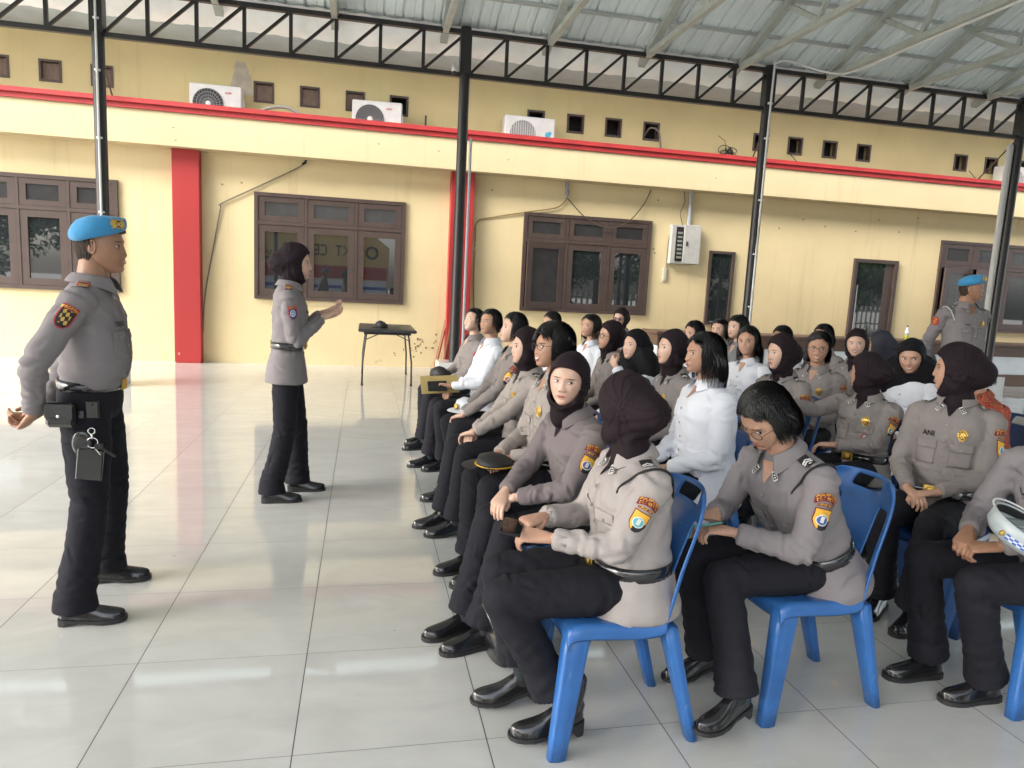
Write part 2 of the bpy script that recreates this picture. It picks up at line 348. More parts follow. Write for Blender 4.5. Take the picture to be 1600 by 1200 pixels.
# windows
def window(x0, x1, z0, z1, n_, zt=2.38, opened=()):
    g_ = G(); y = 12.6; t = .06
    g_.bx(x0, x1, y, y+.12, z1-t, z1); g_.bx(x0, x1, y, y+.12, z0, z0+t)
    g_.bx(x0, x0+t, y, y+.12, z0+t, z1-t); g_.bx(x1-t, x1, y, y+.12, z0+t, z1-t); g_.bx(x0+t, x1-t, y+.003, y+.12, zt-.03, zt+.03)
    for i in range(1, n_):
        x = x0+(x1-x0)*i/n_; g_.bx(x-.025, x+.025, y+.006, y+.12, z0+t, zt-.03); g_.bx(x-.025, x+.025, y+.006, y+.12, zt+.03, z1-t)
    f = bobj(g_, 'window', M_frame)
    cw = (x1-x0)/n_
    for i in range(n_):
        for up in (0, 1):
            a = x0+cw*i+(t if i == 0 else .025)+.004; b = x0+cw*(i+1)-(t if i == n_-1 else .025)-.004
            c, e = (zt+.034, z1-t-.004) if up else (z0+t+.004, zt-.034)
            s = .105 if not up else .10; sz = .11 if not up else .085
            g_ = G(); yy = y+.012
            g_.bx(a, b, yy, yy+.04, c, c+sz, 0); g_.bx(a, b, yy, yy+.04, e-sz, e, 0); g_.bx(a, a+s, yy+.001, yy+.04, c+sz, e-sz, 0); g_.bx(b-s, b, yy+.001, yy+.04, c+sz, e-sz, 0)
            q = bobj(g_, 'sash', M_frame, f)
            g_ = G(); g_.bx(a+s-.004, b-s+.004, yy+.022, yy+.028, c+sz-.004, e-sz+.004)
            pane = bobj(g_, 'pane', M_glass2 if up or (i, up) in opened else M_glass, f)
            if not up and (i, 0) in opened:   # casement left ajar
                for o in (q, pane):
                    hx = a-0; M = Matrix.Translation((b, 0, 0))@Matrix.Rotation(R(9), 4, 'Z')@Matrix.Translation((-b, 0, 0)); o.data.transform(M)
    return f
for k, (a, b, c, d, n_) in enumerate(wins): window(a, b, c, d, n_, opened=((0, 0),) if k == 2 else ((0, 0), (1, 0)) if k == 3 else ())
# narrow window and door
g = G(); t = .05; x0, x1, z0, z1 = 6.47, 7.0, .98, 2.39; y = 12.6
g.bx(x0, x1, y, y+.12, z1-t, z1); g.bx(x0, x1, y, y+.12, z0, z0+t); g.bx(x0, x0+t, y, y+.12, z0+t, z1-t); g.bx(x1-t, x1, y, y+.12, z0+t, z1-t); f = bobj(g, 'window', M_frame)
g = G(); g.bx(x0+t-.003, x1-t+.003, y+.04, y+.05, z0+t-.003, z1-t+.003); bobj(g, 'pane', M_glass, f)
g = G(); t = .07; x0, x1, z1 = 9.63, 10.64, 2.42
g.bx(x0, x1, y-.01, y+.12, z1-t, z1); g.bx(x0, x0+t, y-.01, y+.12, 0, z1-t); g.bx(x1-t, x1, y-.01, y+.12, 0, z1-t)
f = bobj(g, 'door', M_frame)
g = G(); g.bx(x0+t+.002, x1-t-.2, y+.04, y+.055, .02, z1-t-.002); bobj(g, 'pane', M_glass, f)
g = G(); g.bx(x1-t-.198, x1-t-.002, y+.03, y+.07, .02, z1-t-.002); bobj(g, 'stile', M_frame, f)
g = G(); g.bar((x0+.12, y+.02, .9), (x0+.12, y+.02, 1.9), .03, .03); bobj(g, 'handle', mat('steel_bright', (.6, .6, .6), .25, metal=1), f)
# vents
for i, x in enumerate(vx):
    g = G(); a, b, c, d = x-.165, x+.165, 4.395, 4.735; t = .035
    g.bx(a, b, 13.085, 13.2, d-t, d); g.bx(a, b, 13.085, 13.2, c, c+t); g.bx(a, a+t, 13.085, 13.2, c+t, d-t); g.bx(b-t, b, 13.085, 13.2, c+t, d-t)
    f = bobj(g, 'vent_frame', mat('vent_frame_brown', (.07, .045, .035), .6, var=.3, vs=9))
    if i < 7:
        g = G(); g.bx(a+t+(.05 if i == 1 else .0), b-t, 13.15, 13.17, c+t, d-t); bobj(g, 'panel', M_ply, f)
# bare patch of plaster, stains on the wall
g = G()
def blob(g_, cx, cz, w_, h_, y_, seed, n_=22):
    r = np.random.RandomState(seed); pts = []
    for i in range(n_):
        a = 2*math.pi*i/n_; rr = 1+.22*math.sin(3*a+seed)+.2*(r.rand()-.5); pts.append((cx+math.copysign(abs(math.cos(a))**.6, math.cos(a))*w_/2*rr, y_, cz+math.copysign(abs(math.sin(a))**.6, math.sin(a))*h_/2*rr))
    g_.add([(cx, y_, cz)]+pts, [(0, 1+i, 1+(i+1) % n_) for i in range(n_)])
blob(g, -2.07, 4.72, .32, .52, 13.097, 3, 40); bobj(g, 'bare_plaster_patch', mat('bare_plaster', (.42, .36, .28), .9, var=.2, vs=6))
g = G(); rr = np.random.RandomState(8)
for i in range(26): blob(g, .95+rr.randn()*.20, .38+rr.randn()*.10, .015+.035*rr.rand(), .015+.03*rr.rand(), 12.646, i, 9)
for cx, cz in ((2.2, 3.2), (5.35, 3.25), (8.4, 3.1), (8.9, 3.0), (9.6, 2.95), (10.6, 3.0), (10.1, 3.2), (-2.3, 2.95), (-2.0, 3.0), (5.33, 2.35), (5.36, 2.28), (7.9, 2.9), (11, 3.3)): blob(g, cx, cz, .035, .03, 12.646, int(cx*7) % 50, 9)
for cx, cz in ((-2.95, 3.72), (-2.92, 3.53), (2.4, 3.68), (1.2, 3.72), (6.3, 3.68), (0.2, 3.75)): blob(g, cx, cz, .03, .02, 12.282 if cz < 3.5 else 12.296, 5, 8)
bobj(g, 'flaked_spots', mat('flaked_spot', (.24, .16, .08), .9))

# ------------------------------------------------------------------ canopy
cp = empty('steel_canopy', (0, 0, 0)); tag(cp, 'open steel canopy with black posts, black edge truss and corrugated metal roof', 'canopy')
YT = 10.0; POSTX = [-7.75, -3.24, 1.29, 5.84, 10.42, 15.0]; SL = .39; ZE = 4.93; YR = 3.6
for YP in (YT, -2.8):
    for px in POSTX:
        g = G(); g.tube([(px, YP, .0), (px, YP, 4.95)], .072, 20, cap=False); g.obj('post', M_black, cp, True)
        g = G(); g.box((px-.02, YP+.02, .21), (.44, .44, .42), 0, None, .004); g.obj('post_base', M_wht2, cp)
    g = G()
    for px in POSTX: g.bar((px, YP, 4.34), (px, YP, 4.9), .15, .15)
    g.bx(-10, 20, YP-.035, YP+.035, 4.305, 4.365); g.bx(-10, 20, YP-.035, YP+.035, 4.855, 4.915)
    for a, b in zip(POSTX, POSTX[1:]):
        nn = 8; st = (b-a)/nn
        for i in range(nn):
            xa = a+st*i; 
            g.bar((xa+(.08 if i == 0 else .02), YP, 4.37), (xa+st-.03, YP, 4.85), .035, .035)
            if i: g.bx(xa-.022, xa+.022, YP-.02, YP+.02, 4.366, 4.854)
    g.obj('edge_truss', M_black, cp)
def roofz(y): return ZE+.02+SL*(YT-y) if y >= YR else ZE+.02+SL*(YT-YR)-SL*(YR-y)
# corrugated roof
def roof_side(y0, y1):
    xs = []; zs = []
    x = -10.5
    while x < 20.5:
        for dx, dz in ((0, 0), (.085, 0), (.092, .012), (.10, .012), (.107, 0), (.18, 0), (.19, .035), (.21, .035), (.22, 0)): xs.append(x+dx); zs.append(dz)
        x += .25
    V = []; F = []; nn = len(xs)
    for y in np.linspace(y0, y1, 12):
        for a, b in zip(xs, zs): V.append((a, y, roofz(y)+b+.075))
    for j in range(11):
        for i in range(nn-1): F.append((j*nn+i, j*nn+i+1, (j+1)*nn+i+1, (j+1)*nn+i))
    return V, F
M_roof = mat('metal_roof_sheet', (.74, .81, .81), .4, metal=.0, var=.10, vs=1.5, stretch=(3, .6, 1))
V, F = roof_side(YT+.62, YR); mk('roof_sheet', V, F, M_roof, cp); V, F = roof_side(YR, -3.4); mk('roof_sheet', V, F, M_roof, cp)
# sagging silver insulation at the eave
M_foil = mat('silver_foil', (.92, .95, .97), .35, metal=.1, bump=.5, bs=3, var=.1, vs=2)
V = []; F = []; nx = 400
for i in range(nx+1):
    x = -10+30*i/nx
    for j in range(9):
        y = YT+.05+.57*j/8; V.append((x, y, roofz(y)+.045-.035*math.sin(math.pi*j/8)*(1+.6*math.sin(x*4.3)+.4*math.sin(x*11))-.008*math.sin(x*23+j)))
for i in range(nx):
    for j in range(8): F.append((i*9+j, (i+1)*9+j, (i+1)*9+j+1, i*9+j+1))
mk('eave_foil', V, F, M_foil, cp, None, True)
M_purl = mat('purlin_zinc', (.55, .58, .57), .3, metal=.5)
y = 9.54
for s in (0, 1):
    k = 0
    while True:
        y = 9.54-.62*k
        if y < YR+.1: break
        y = y if s == 0 else 2*YR-y
        g = G(); z = roofz(y)+.03; g.bx(-10.3, 20.3, y-.02, y+.02, z, z+.04); g.obj('purlin', M_purl, cp); k += 1
def truss(x):
    g_ = G(); zb = 4.85; up = (1, 0, 0)
    yb = -2.8
    g_.bar((x, YT+.25, roofz(YT+.25)-.03), (x, YR, roofz(YR)-.03), .10, .075, 0); g_.bar((x, yb-.25, roofz(yb-.25)-.03), (x, YR, roofz(YR)-.03), .10, .075, 0)
    g_.bx(x-.038, x+.038, yb, YT, zb, zb+.075)
    g_.bx(x-.05, x+.05, YT-.03, YT+.03, 4.915, 5.0)
    nodes = [8.15, 6.25, 4.35]
    for s in (0, 1):
        f = (lambda q: q) if s == 0 else (lambda q: 2*YR-q)
        for b in nodes:
            for dy in (.72, -.58, ):
                yt = b+dy
                if yt < YR: yt = YR
                g_.bar((x+.02*(1 if dy > 0 else -1), f(b)+(0.02 if dy > 0 else -.02), zb+.07), (x+.02*(1 if dy > 0 else -1), f(yt), roofz(yt)-.06), .05, .06)
    g_.obj('roof_truss', M_galv, cp)
for i in range(-8, 12): truss(2.46+1.447*i)
# conduit pipes on posts
def pipe(name, pts, r, m, label, cat, clips=(), group=None):
    g_ = G(); P = np.array(pts, float)
    if len(P) > 3:   # smooth
        Q = []
        for i in range(len(P)-1):
            p0, p1, p2, p3 = P[max(i-1, 0)], P[i], P[i+1], P[min(i+2, len(P)-1)]
            for t in np.linspace(0, 1, 8, endpoint=False): Q.append(.5*((2*p1)+(-p0+p2)*t+(2*p0-5*p1+4*p2-p3)*t*t+(-p0+3*p1-3*p2+p3)*t**3))
        Q.append(P[-1]); P = np.array(Q)
    g_.tube(P, [r]*len(P), 8); 
    for c in clips: g_.box(c, (r*4.4, r*2.5, r*1.6))
    o = g_.obj(name, m, None, True); tag(o, label, cat, group); return o
pipe('conduit_pipe', [(-3.23, 9.90, .45), (-3.23, 9.90, 4.8)], .014, M_white, 'thin white conduit clipped up the leftmost black post', 'pipe', [(-3.23, 9.915, z) for z in (1.3, 2.2, 3.1, 3.9, 4.5)])
pipe('conduit_pipe', [(1.40, 9.93, .3), (1.40, 9.93, 3.5)], .02, mat('grey_pvc', (.42, .45, .48), .4), 'grey pipe beside the black post in front of the middle red column', 'pipe')
pipe('conduit_pipe', [(5.84, 9.90, .4), (5.84, 9.90, 3), (5.84, 9.89, 4.8), (5.87, 9.88, 4.96), (6.05, 9.85, 5.0), (6.6, 9.7, 4.86), (6.78, 9.3, 4.80), (6.76, 8, 4.80), (6.76, 5, 4.8)], .016, M_white, 'white conduit climbing the third black post and bending along a roof truss', 'pipe', [(5.84, 9.915, z) for z in (1.4, 2.2, 3.0, 3.9, 4.4)])
pipe('downpipe', [(10.30, 10.03, .42), (10.30, 10.03, 4.2)], .05, mat('downpipe_grey', (.50, .50, .48), .5), 'pale grey downpipe beside the right-hand black post', 'pipe')
# diagonal rods from ledge to truss and cables
for nm, a, b, lb in (('brace_rod', (7.08, 12.45, 4.12), (5.95, 10.05, 4.37), 'thin black stay rod rising from the red ledge to the third post'), ('brace_rod', (12.1, 12.45, 4.12), (10.5, 10.05, 4.4), 'thin black stay rod rising from the red ledge to the right-hand post'), ('brace_rod', (-3.85, 12.45, 4.12), (-3.3, 10.05, 4.37), 'thin black stay rod behind the leftmost post')):
    pipe(nm, [a, b], .012, M_cblack, lb, 'rod')
pipe('loose_cable', [(-.98, 12.62, 3.42), (-1.12, 12.62, 3.30), (-1.75, 12.62, 2.95), (-2.31, 12.62, 2.64), (-2.33, 12.62, 2.55), (-2.45, 12.63, 1.9), (-2.58, 12.63, 1.14), (-2.62, 12.63, .5)], .011, M_cable, 'cable running from a socket under the beam down beside the left red column', 'cable')
g = G(); g.tube([(-.98, 12.62, 3.44), (-.985, 12.6, 3.40), (-1.03, 12.6, 3.37)], .022, 8); tag(g.obj('cable_socket', M_cblack, None, True), 'small black socket under the beam above the middle window', 'socket')
g = G(); g.box((3.56, 12.61, 3.37), (.06, .06, .12), 0, None, .01); g.ell((3.57, 12.6, 3.26), (.04, .03, .07)); g.ell((3.55, 12.6, 3.17), (.03, .03, .03)); tag(g.obj('junction_box', mat('junction_grey', (.35, .33, .36), .6, var=.4, vs=30), None), 'grey cracked junction box under the beam above the window near the fuse box', 'socket')
pipe('loose_cable', [(3.56, 12.6, 3.15), (3.4, 12.61, 2.98), (2.9, 12.62, 2.87), (2.2, 12.63, 2.72), (1.95, 12.63, 2.62), (1.93, 12.63, 2.3), (1.94, 12.63, 1.4), (2.0, 12.63, .6)], .011, mat('yellowed_cable', (.25, .18, .07), .6), 'cable running left from the junction box and down the wall beside the second red column', 'cable')
pipe('loose_cable', [(3.57, 12.57, 3.15), (3.9, 12.56, 2.85), (4.2, 12.55, 2.7), (4.5, 12.55, 2.68), (4.8, 12.56, 2.85), (5.05, 12.6, 3.15), (5.18, 12.62, 3.42)], .010, mat('brown_cable', (.07, .05, .03), .6), 'dark cable sagging across the top of the window near the fuse box', 'cable')
# fuse box
fb = empty('fuse_box', (5.91, 12.65, 2.1)); tag(fb, 'grey metal fuse box with its door ajar on the yellow wall', 'fuse box')
M_fb = mat('fusebox_grey', (.42, .41, .38), .5, var=.12, vs=9)
g = G(); g.bx(-.29, .27, -.12, 0, 0, .72, 0, .008); g.obj('case', M_fb, fb)
g = G(); g.bx(-.05, .29, -.15, -.125, .01, .73, 0, .006); g.obj('door', M_fb, fb)
g = G(); g.bx(-.20, -.06, -.135, -.121, .05, .68, 0)
g.obj('dark_inside_plate', M_dark, fb)  # flat near-black plate on the case stands in for its shaded inside
g = G()
for k in range(7): g.bx(-.17, -.08, -.15, -.136, .10+k*.075, .14+k*.075)
g.obj('breaker', mat('breaker_grey', (.22, .22, .2), .5), fb)
g = G(); g.bx(.0, .025, -.165, -.15, .34, .42); g.obj('latch', M_cblack, fb)
g = G(); g.tube([(5.98, 12.6, 2.84), (5.98, 12.6, 3.44)], .035, 10); tag(g.obj('conduit_pipe', mat('grey_pvc', (0, 0, 0)), None, True), 'grey pipe rising from the fuse box to the beam', 'pipe')
pipe('loose_cable', [(5.85, 12.6, 2.83), (5.80, 12.61, 3.05), (5.86, 12.6, 3.25), (5.84, 12.61, 3.44)], .009, M_cable, 'loose cable beside the pipe above the fuse box', 'cable')
pipe('loose_cable', [(5.66, 12.62, 2.82), (5.61, 12.63, 2.5), (5.60, 12.63, 2.0), (5.59, 12.63, 1.9)], .008, M_cable, 'thin cable down the left side of the fuse box to a switch', 'cable')
g = G(); g.bx(5.545, 5.625, 12.62, 12.65, 1.76, 2.02, 0, .005); g.bx(5.56, 5.61, 12.612, 12.62, 1.80, 1.98); tag(g.obj('wall_switch', mat('switch_cream', (.5, .47, .38), .5), None), 'slim cream wall switch below the fuse box', 'switch')
g = G(); g.box((-.0+1.13, 9.93, 4.42), (.05, .05, .10), 0, None, .008); g.tube([(1.13, 9.9, 4.40), (1.13, 9.86, 4.33)], .035, 14); g.ell((1.13, 9.86, 4.32), (.032, .032, .032), 1); tag(g.obj('security_camera', [M_white, M_cblack], None, True), 'small white security camera on the edge truss beside the second post', 'camera')

# ------------------------------------------------------------------ air conditioners
FONT = {'A': "0E11111F111111", 'B': "1E11111E11111E", 'C': "0F10101010100F", 'D': "1E11111111111E", 'E': "1F10101E10101F", 'G': "0F10101711110F", 'I': "0E04040404040E", 'K': "11121418141211", 'L': "1010101010101F", 'M': "111B1515111111", 'N': "11191513111111", 'O': "0E11111111110E", 'P': "1E11111E101010", 'R': "1E11111E141211", 'S': "0F10100E01011E", 'T': "1F040404040404", 'U': "1111111111110E", 'W': "11111115151B11", 'H': "1111111F111111", 'V': "11111111110A04", 'Y': "11110A04040404", 'Z': "1F01020408101F", '2': "0E11010204081F", '9': "0E11110F01010E", ' ': "00000000000000"}
def glyph(s):
    out = np.zeros((7, len(s)*6), bool)
    for k, ch in enumerate(s):
        h = FONT.get(ch, FONT['O'])
        for r in range(7):
            v = int(h[2*r:2*r+2], 16)
            for c in range(5): out[r, k*6+c] = bool(v >> (4-c) & 1)
    return out[:, :-1]
def text_boxes(g_, s, org, du, dv, nrm, h, m=0, th=.002):
    """raised block lettering: org=lower-left, du/dv unit vectors, h letter height"""
    B = glyph(s); p = h/7; du, dv, nrm, org = map(lambda q: np.array(q, float), (du, dv, nrm, org))
    for r in range(7):
        c = 0
        while c < B.shape[1]:
            if B[r, c]:
                e = c
                while e < B.shape[1] and B[r, e]: e += 1
                ctr = org+du*(c+e)/2*p*.8+dv*(6.5-r)*p+nrm*th/2
                g_.box(ctr, ((e-c)*p*.8, p, th), m, np.array([du, dv, nrm]).T); c = e
            else: c += 1
M_ac = mat('ac_casing', (.62, .61, .57), .45, var=.10, vs=7); M_acg = mat('ac_grille', (.22, .22, .21), .5); M_acd = mat('ac_hollow_shade', (.03, .032, .035), .7)
M_actxt = mat('ac_red_letters', (.55, .03, .03), .5); M_aclogo = mat('ac_blue_logo', (.05, .35, .5), .5)
def ac(x, style, rz, label, word=None, w_=.80):
    t = empty('air_conditioner', (x, 12.93, 3.97), R(rz)); tag(t, label, 'air conditioner', 'outdoor air conditioner units on the ledge')
    h = .56; d = .28; g_ = G(); g_.box((0, 0, h/2+.01), (w_, d, h), 0, None, .015); g_.obj('casing', M_ac, t)
    fx = -w_*.14; fz = h*.47; r = .235; yf = -d/2
    g_ = G(); g_.tube([(fx, yf-.001, fz), (fx, yf-.006, fz)], r, 40, hint=(1, 0, 0), cap=.02); g_.obj('dark_fan_disc', M_acd, t)  # flat dark disc on the casing paints the shade behind the grille
    g_ = G()
    if style == 'radial':
        for k in range(28):
            a = 2*math.pi*k/28; g_.bar((fx+.05*math.cos(a), yf-.014, fz+.05*math.sin(a)), (fx+r*math.cos(a+.25), yf-.014, fz+r*math.sin(a+.25)), .006, .006, 0, (0, 1, 0))
        for q in (.08, .13, .18, r): g_.torus((fx, yf-.014, fz), q, .005, 0, (0, 1, 0), 36, 5)
        g_.ell((fx, yf-.02, fz), (.042, .01, .042), 1)
    elif style == 'rings':
        for q in (.06, .09, .12, .15, .18, .21, r): g_.torus((fx, yf-.014, fz), q, .006, 0, (0, 1, 0), 36, 5)
        for k in range(6):
            a = math.pi*k/6; g_.bar((fx+r*math.cos(a), yf-.012, fz+r*math.sin(a)), (fx-r*math.cos(a), yf-.012, fz-r*math.sin(a)), .006, .006, 0, (0, 1, 0))
        g_.ell((fx, yf-.02, fz), (.045, .01, .045), 1)
    else:
        g_.box((fx, yf-.004, fz), (.52, .008, .52), 1)
        g_.tube([(fx, yf-.009, fz), (fx, yf-.012, fz)], r, 40, hint=(1, 0, 0), cap=.02)
        for k in range(-5, 6): q = k*.042; L = math.sqrt(r*r-q*q); g_.bx(fx+q-.004, fx+q+.004, yf-.022, yf-.014, fz-L, fz+L, 1)
        for k in range(-10, 11): q = k*.022; L = math.sqrt(r*r-q*q); g_.bx(fx-L, fx+L, yf-.019, yf-.015, fz+q-.001, fz+q+.001, 1)
    g_.obj('fan_grille', [M_acg, M_ac], t)
    if word:
        g_ = G(); text_boxes(g_, word, (w_*.18, yf-.001, h*.78), (1, 0, 0), (0, 0, 1), (0, -1, 0), .032); g_.obj('lettering', M_actxt, t)
    else:
        g_ = G(); g_.ell((w_*.36, yf-.003, h*.5), (.05, .004, .05)); g_.ell((w_*.40, yf-.004, h*.56), (.035, .004, .03)); g_.obj('logo', M_aclogo, t)
    g_ = G(); g_.box((w_/2+.012, 0, h*.5), (.02, d*.6, .2), 0, None, .006); g_.obj('valve_cover', M_ac, t)
    return t
ac(-2.42, 'radial', 0, 'white air conditioner with radial fan grille, leftmost on the ledge beside the bare plaster patch', 'SHARP')
ac(.18, 'rings', -4, 'white air conditioner with ringed fan grille standing askew on the ledge above the middle window', 'SHARP', .84)
ac(2.86, 'bars', 0, 'dusty white air conditioner with square grille and blue logo right of the second post', None, .92)
ac(13.45, 'bars', 4, 'white air conditioner at the far right end of the ledge by the right-hand post', None)
pipe('ac_hose', [(-1.95, 12.9, 4.0), (-1.85, 12.88, 4.13), (-1.6, 12.86, 4.27), (-1.3, 12.86, 4.30), (-1.0, 12.86, 4.15), (-.88, 12.88, 3.98)], .026, mat('hose_grey', (.36, .34, .30), .6), 'thick grey insulated hose arching on the ledge between two air conditioners', 'hose')
pipe('ac_hose', [(5.2, 13.2, 4.5), (5.25, 13.05, 4.62), (5.4, 13.0, 4.55), (5.45, 12.98, 4.3), (5.47, 12.98, 3.98)], .018, M_cable, 'grey hose hanging out of the square vent above the fuse box', 'hose')
g = G(); g.bx(1.0, 1.03, 12.95, 12.98, 3.97, 4.42); g.bx(.99, 1.10, 12.94, 12.99, 4.08, 4.14); tag(g.obj('steel_stub', M_black), 'short black steel stub standing on the red ledge left of the second post', 'bracket')
rr = random.Random(4); g = G()
for k in range(26):
    c = (6.82+rr.uniform(-.09, .09), 12.95+rr.uniform(-.05, .05), 4.16+rr.uniform(-.08, .18)); g.torus(c, rr.uniform(.05, .12), .008, 0, (rr.uniform(-1, 1), rr.uniform(-1, -.3), rr.uniform(-.6, .6)), 18, 5, 1, rr.uniform(.4, 1))
g.tube([(6.8, 12.95, 4.3), (6.75, 12.95, 4.5), (6.6, 12.95, 4.58)], .006, 5); g.tube([(6.6, 12.95, 4.2), (6.5, 12.95, 4.1), (6.48, 12.95, 3.97)], .008, 5); g.box((6.83, 13, 4.06), (.07, .06, .2))
tag(g.obj('cable_tangle', M_cblack, None, True), 'tangle of black cables hanging on the upper wall beside the third post', 'cables')
for k, (x, z) in enumerate(((8.1, 4.42), (12.35, 4.4))):
    pipe('loose_cable', [(x+.05, 13.0, z), (x+.3, 12.98, z-.22), (x+.45, 12.95, z-.4), (x+.6, 12.94, 3.98)], .008, M_cblack, ['thin black cable drooping from the square vents right of the third post', 'thin black cable drooping from the square vent beside the right-hand post'][k], 'cable')

# ------------------------------------------------------------------ side platform, table, planks, bottle
bn = empty('wooden_bench', (9.6, 12.1, 0)); tag(bn, 'long dark wooden counter with white panels along the wall on the right', 'counter')
M_panel = mat('white_panel', (.66, .70, .74), .3, var=.06, vs=5)
L0, L1 = -4.4, 6.0
g = G(); g.bx(L0-.04, L1, -.30, .42, .81, .86, 0, .006); g.obj('top', M_wood, bn)
g = G(); g.bx(L0, L1, -.24, .38, .60, .809); g.obj('apron', M_wood, bn)
g = G(); g.bx(L0+.01, L1, -.232, .38, .24, .60); g.obj('panel', M_panel, bn)
g = G(); g.bx(L0, L1, -.26, .38, .0, .238); g.obj('plinth', M_wood, bn)
g = G()
for k in range(6): x = L0+.03+k*2.05; g.bx(x, x+.08, -.238, -.2331, .24, .60)
g.obj('stile', M_wood, bn)
bt = empty('drink_bottle', (10.56, 12.05, .86)); tag(bt, 'small clear bottle of yellow drink standing on the long wooden counter', 'bottle')
g = G(); g.tube([(0, 0, 0), (0, 0, .10), (0, 0, .15), (0, 0, .17)], [.034, .034, .032, .02], 16, cap=.1); g.obj('drink', mat('yellow_drink', (.55, .6, .05), .15), bt, True)
g = G(); g.tube([(0, 0, .17), (0, 0, .2), (0, 0, .235), (0, 0, .26)], [.033, .032, .015, .014], 16, cap=.1); g.obj('neck', mat('clear_plastic', (.6, .65, .65), .1), bt, True)
g = G(); g.tube([(0, 0, .10), (0, 0, .17)], .0355, 16, cap=.02); g.obj('wrapper', mat('label_white', (.7, .72, .75), .5), bt, True)
g = G(); g.tube([(0, 0, .26), (0, 0, .285)], .017, 12, cap=.1); g.obj('cap', mat('cap_black', (.02, .02, .03), .4), bt, True)
tb = empty('folding_table', (.36, 11.0, 0)); tag(tb, 'black folding table against the yellow wall', 'table')
g = G(); g.bx(-.42, .42, -.68, .68, .775, .82, 0, .015); g.obj('tabletop', mat('black_table_top', (.030, .031, .033), .35, bump=.1, bs=90), tb)
g = G(); g.bx(-.34, .34, -.6, .6, .74, .774); g.obj('frame', M_black, tb)
for sx in (-1, 1):
    for sy in (-1, 1):
        g = G(); g.tube([(sx*.30, sy*.55, .755), (sx*.31, sy*.56, .70), (sx*.35, sy*.64, .35), (sx*.355, sy*.66, .012)], .013, 10, cap=.3); g.tube([(sx*.352, sy*.655, .03), (sx*.356, sy*.66, .0)], .018, 10, cap=.2); g.obj('leg', M_black, tb, True)
for sy in (-1, 1):
    g = G(); g.bar((-.31, sy*.56, .66), (-.1, sy*.45, .75), .012, .012); g.bar((.31, sy*.56, .66), (.1, sy*.45, .75), .012, .012); g.obj('brace', M_black, tb)
def soft_cap(name, loc, rz, label, m, m2=None, s=1.0, cat='cap'):
    t = empty(name, loc, R(rz)); tag(t, label, cat)
    g_ = G(); g_.tube([(0, 0, 0), (0, 0, .035*s), (0.0, 0, .06*s), (-.01, 0, .085*s)], [(.105*s, .09*s), (.11*s, .095*s), (.10*s, .088*s), (.05*s, .05*s)], 24, cap=.35); g_.obj('crown', m, t, True)
    V = []; F = []
    for i in range(13):
        a = R(-62+124*i/12)
        for r_, z in ((.098, .012), (.13, .008), (.165, -.004)): V.append((math.cos(a)*r_*s*(1.08 if r_ > .14 else 1), math.sin(a)*r_*s*.9, z*s)); 
    for i in range(12):
        for j in range(2): F.append((i*3+j, i*3+j+1, (i+1)*3+j+1, (i+1)*3+j))
    V2, F2 = evalmods(V, F, [('SOLIDIFY', dict(thickness=.005)), ('SUBSURF', dict(levels=1))]); mk('visor', V2, F2, m2 or m, t, None, True)
    g_ = G(); g_.tube([(0, 0, .002), (0, 0, .028*s)], (((.107*s, .092*s),)*2), 24, cap=.05); g_.obj('band', m2 or m, t, True)
    return t
M_capblk = mat('cap_black_felt', (.014, .014, .016), .6, bump=.2, bs=150)
soft_cap('peaked_cap', (.28, 10.75, .822), 200, 'black peaked cap lying on the folding table', M_capblk)
g = G(); g.bar((1.28, 12.5, .03), (1.47, 12.61, .88), .07, .025); o = g.obj('wood_plank', mat('plank_wood', (.23, .09, .045), .55, var=.3, vs=5, stretch=(8, 8, 1))); tag(o, 'left of two red-brown planks leaning on the wall behind the second post', 'plank', 'planks leaning on the wall')
g = G(); g.bar((1.42, 12.49, .03), (1.545, 12.45, .90), .06, .025); o = g.obj('wood_plank', MC['plank_wood']); tag(o, 'right of two red-brown planks leaning beside the second red column', 'plank', 'planks leaning on the wall')

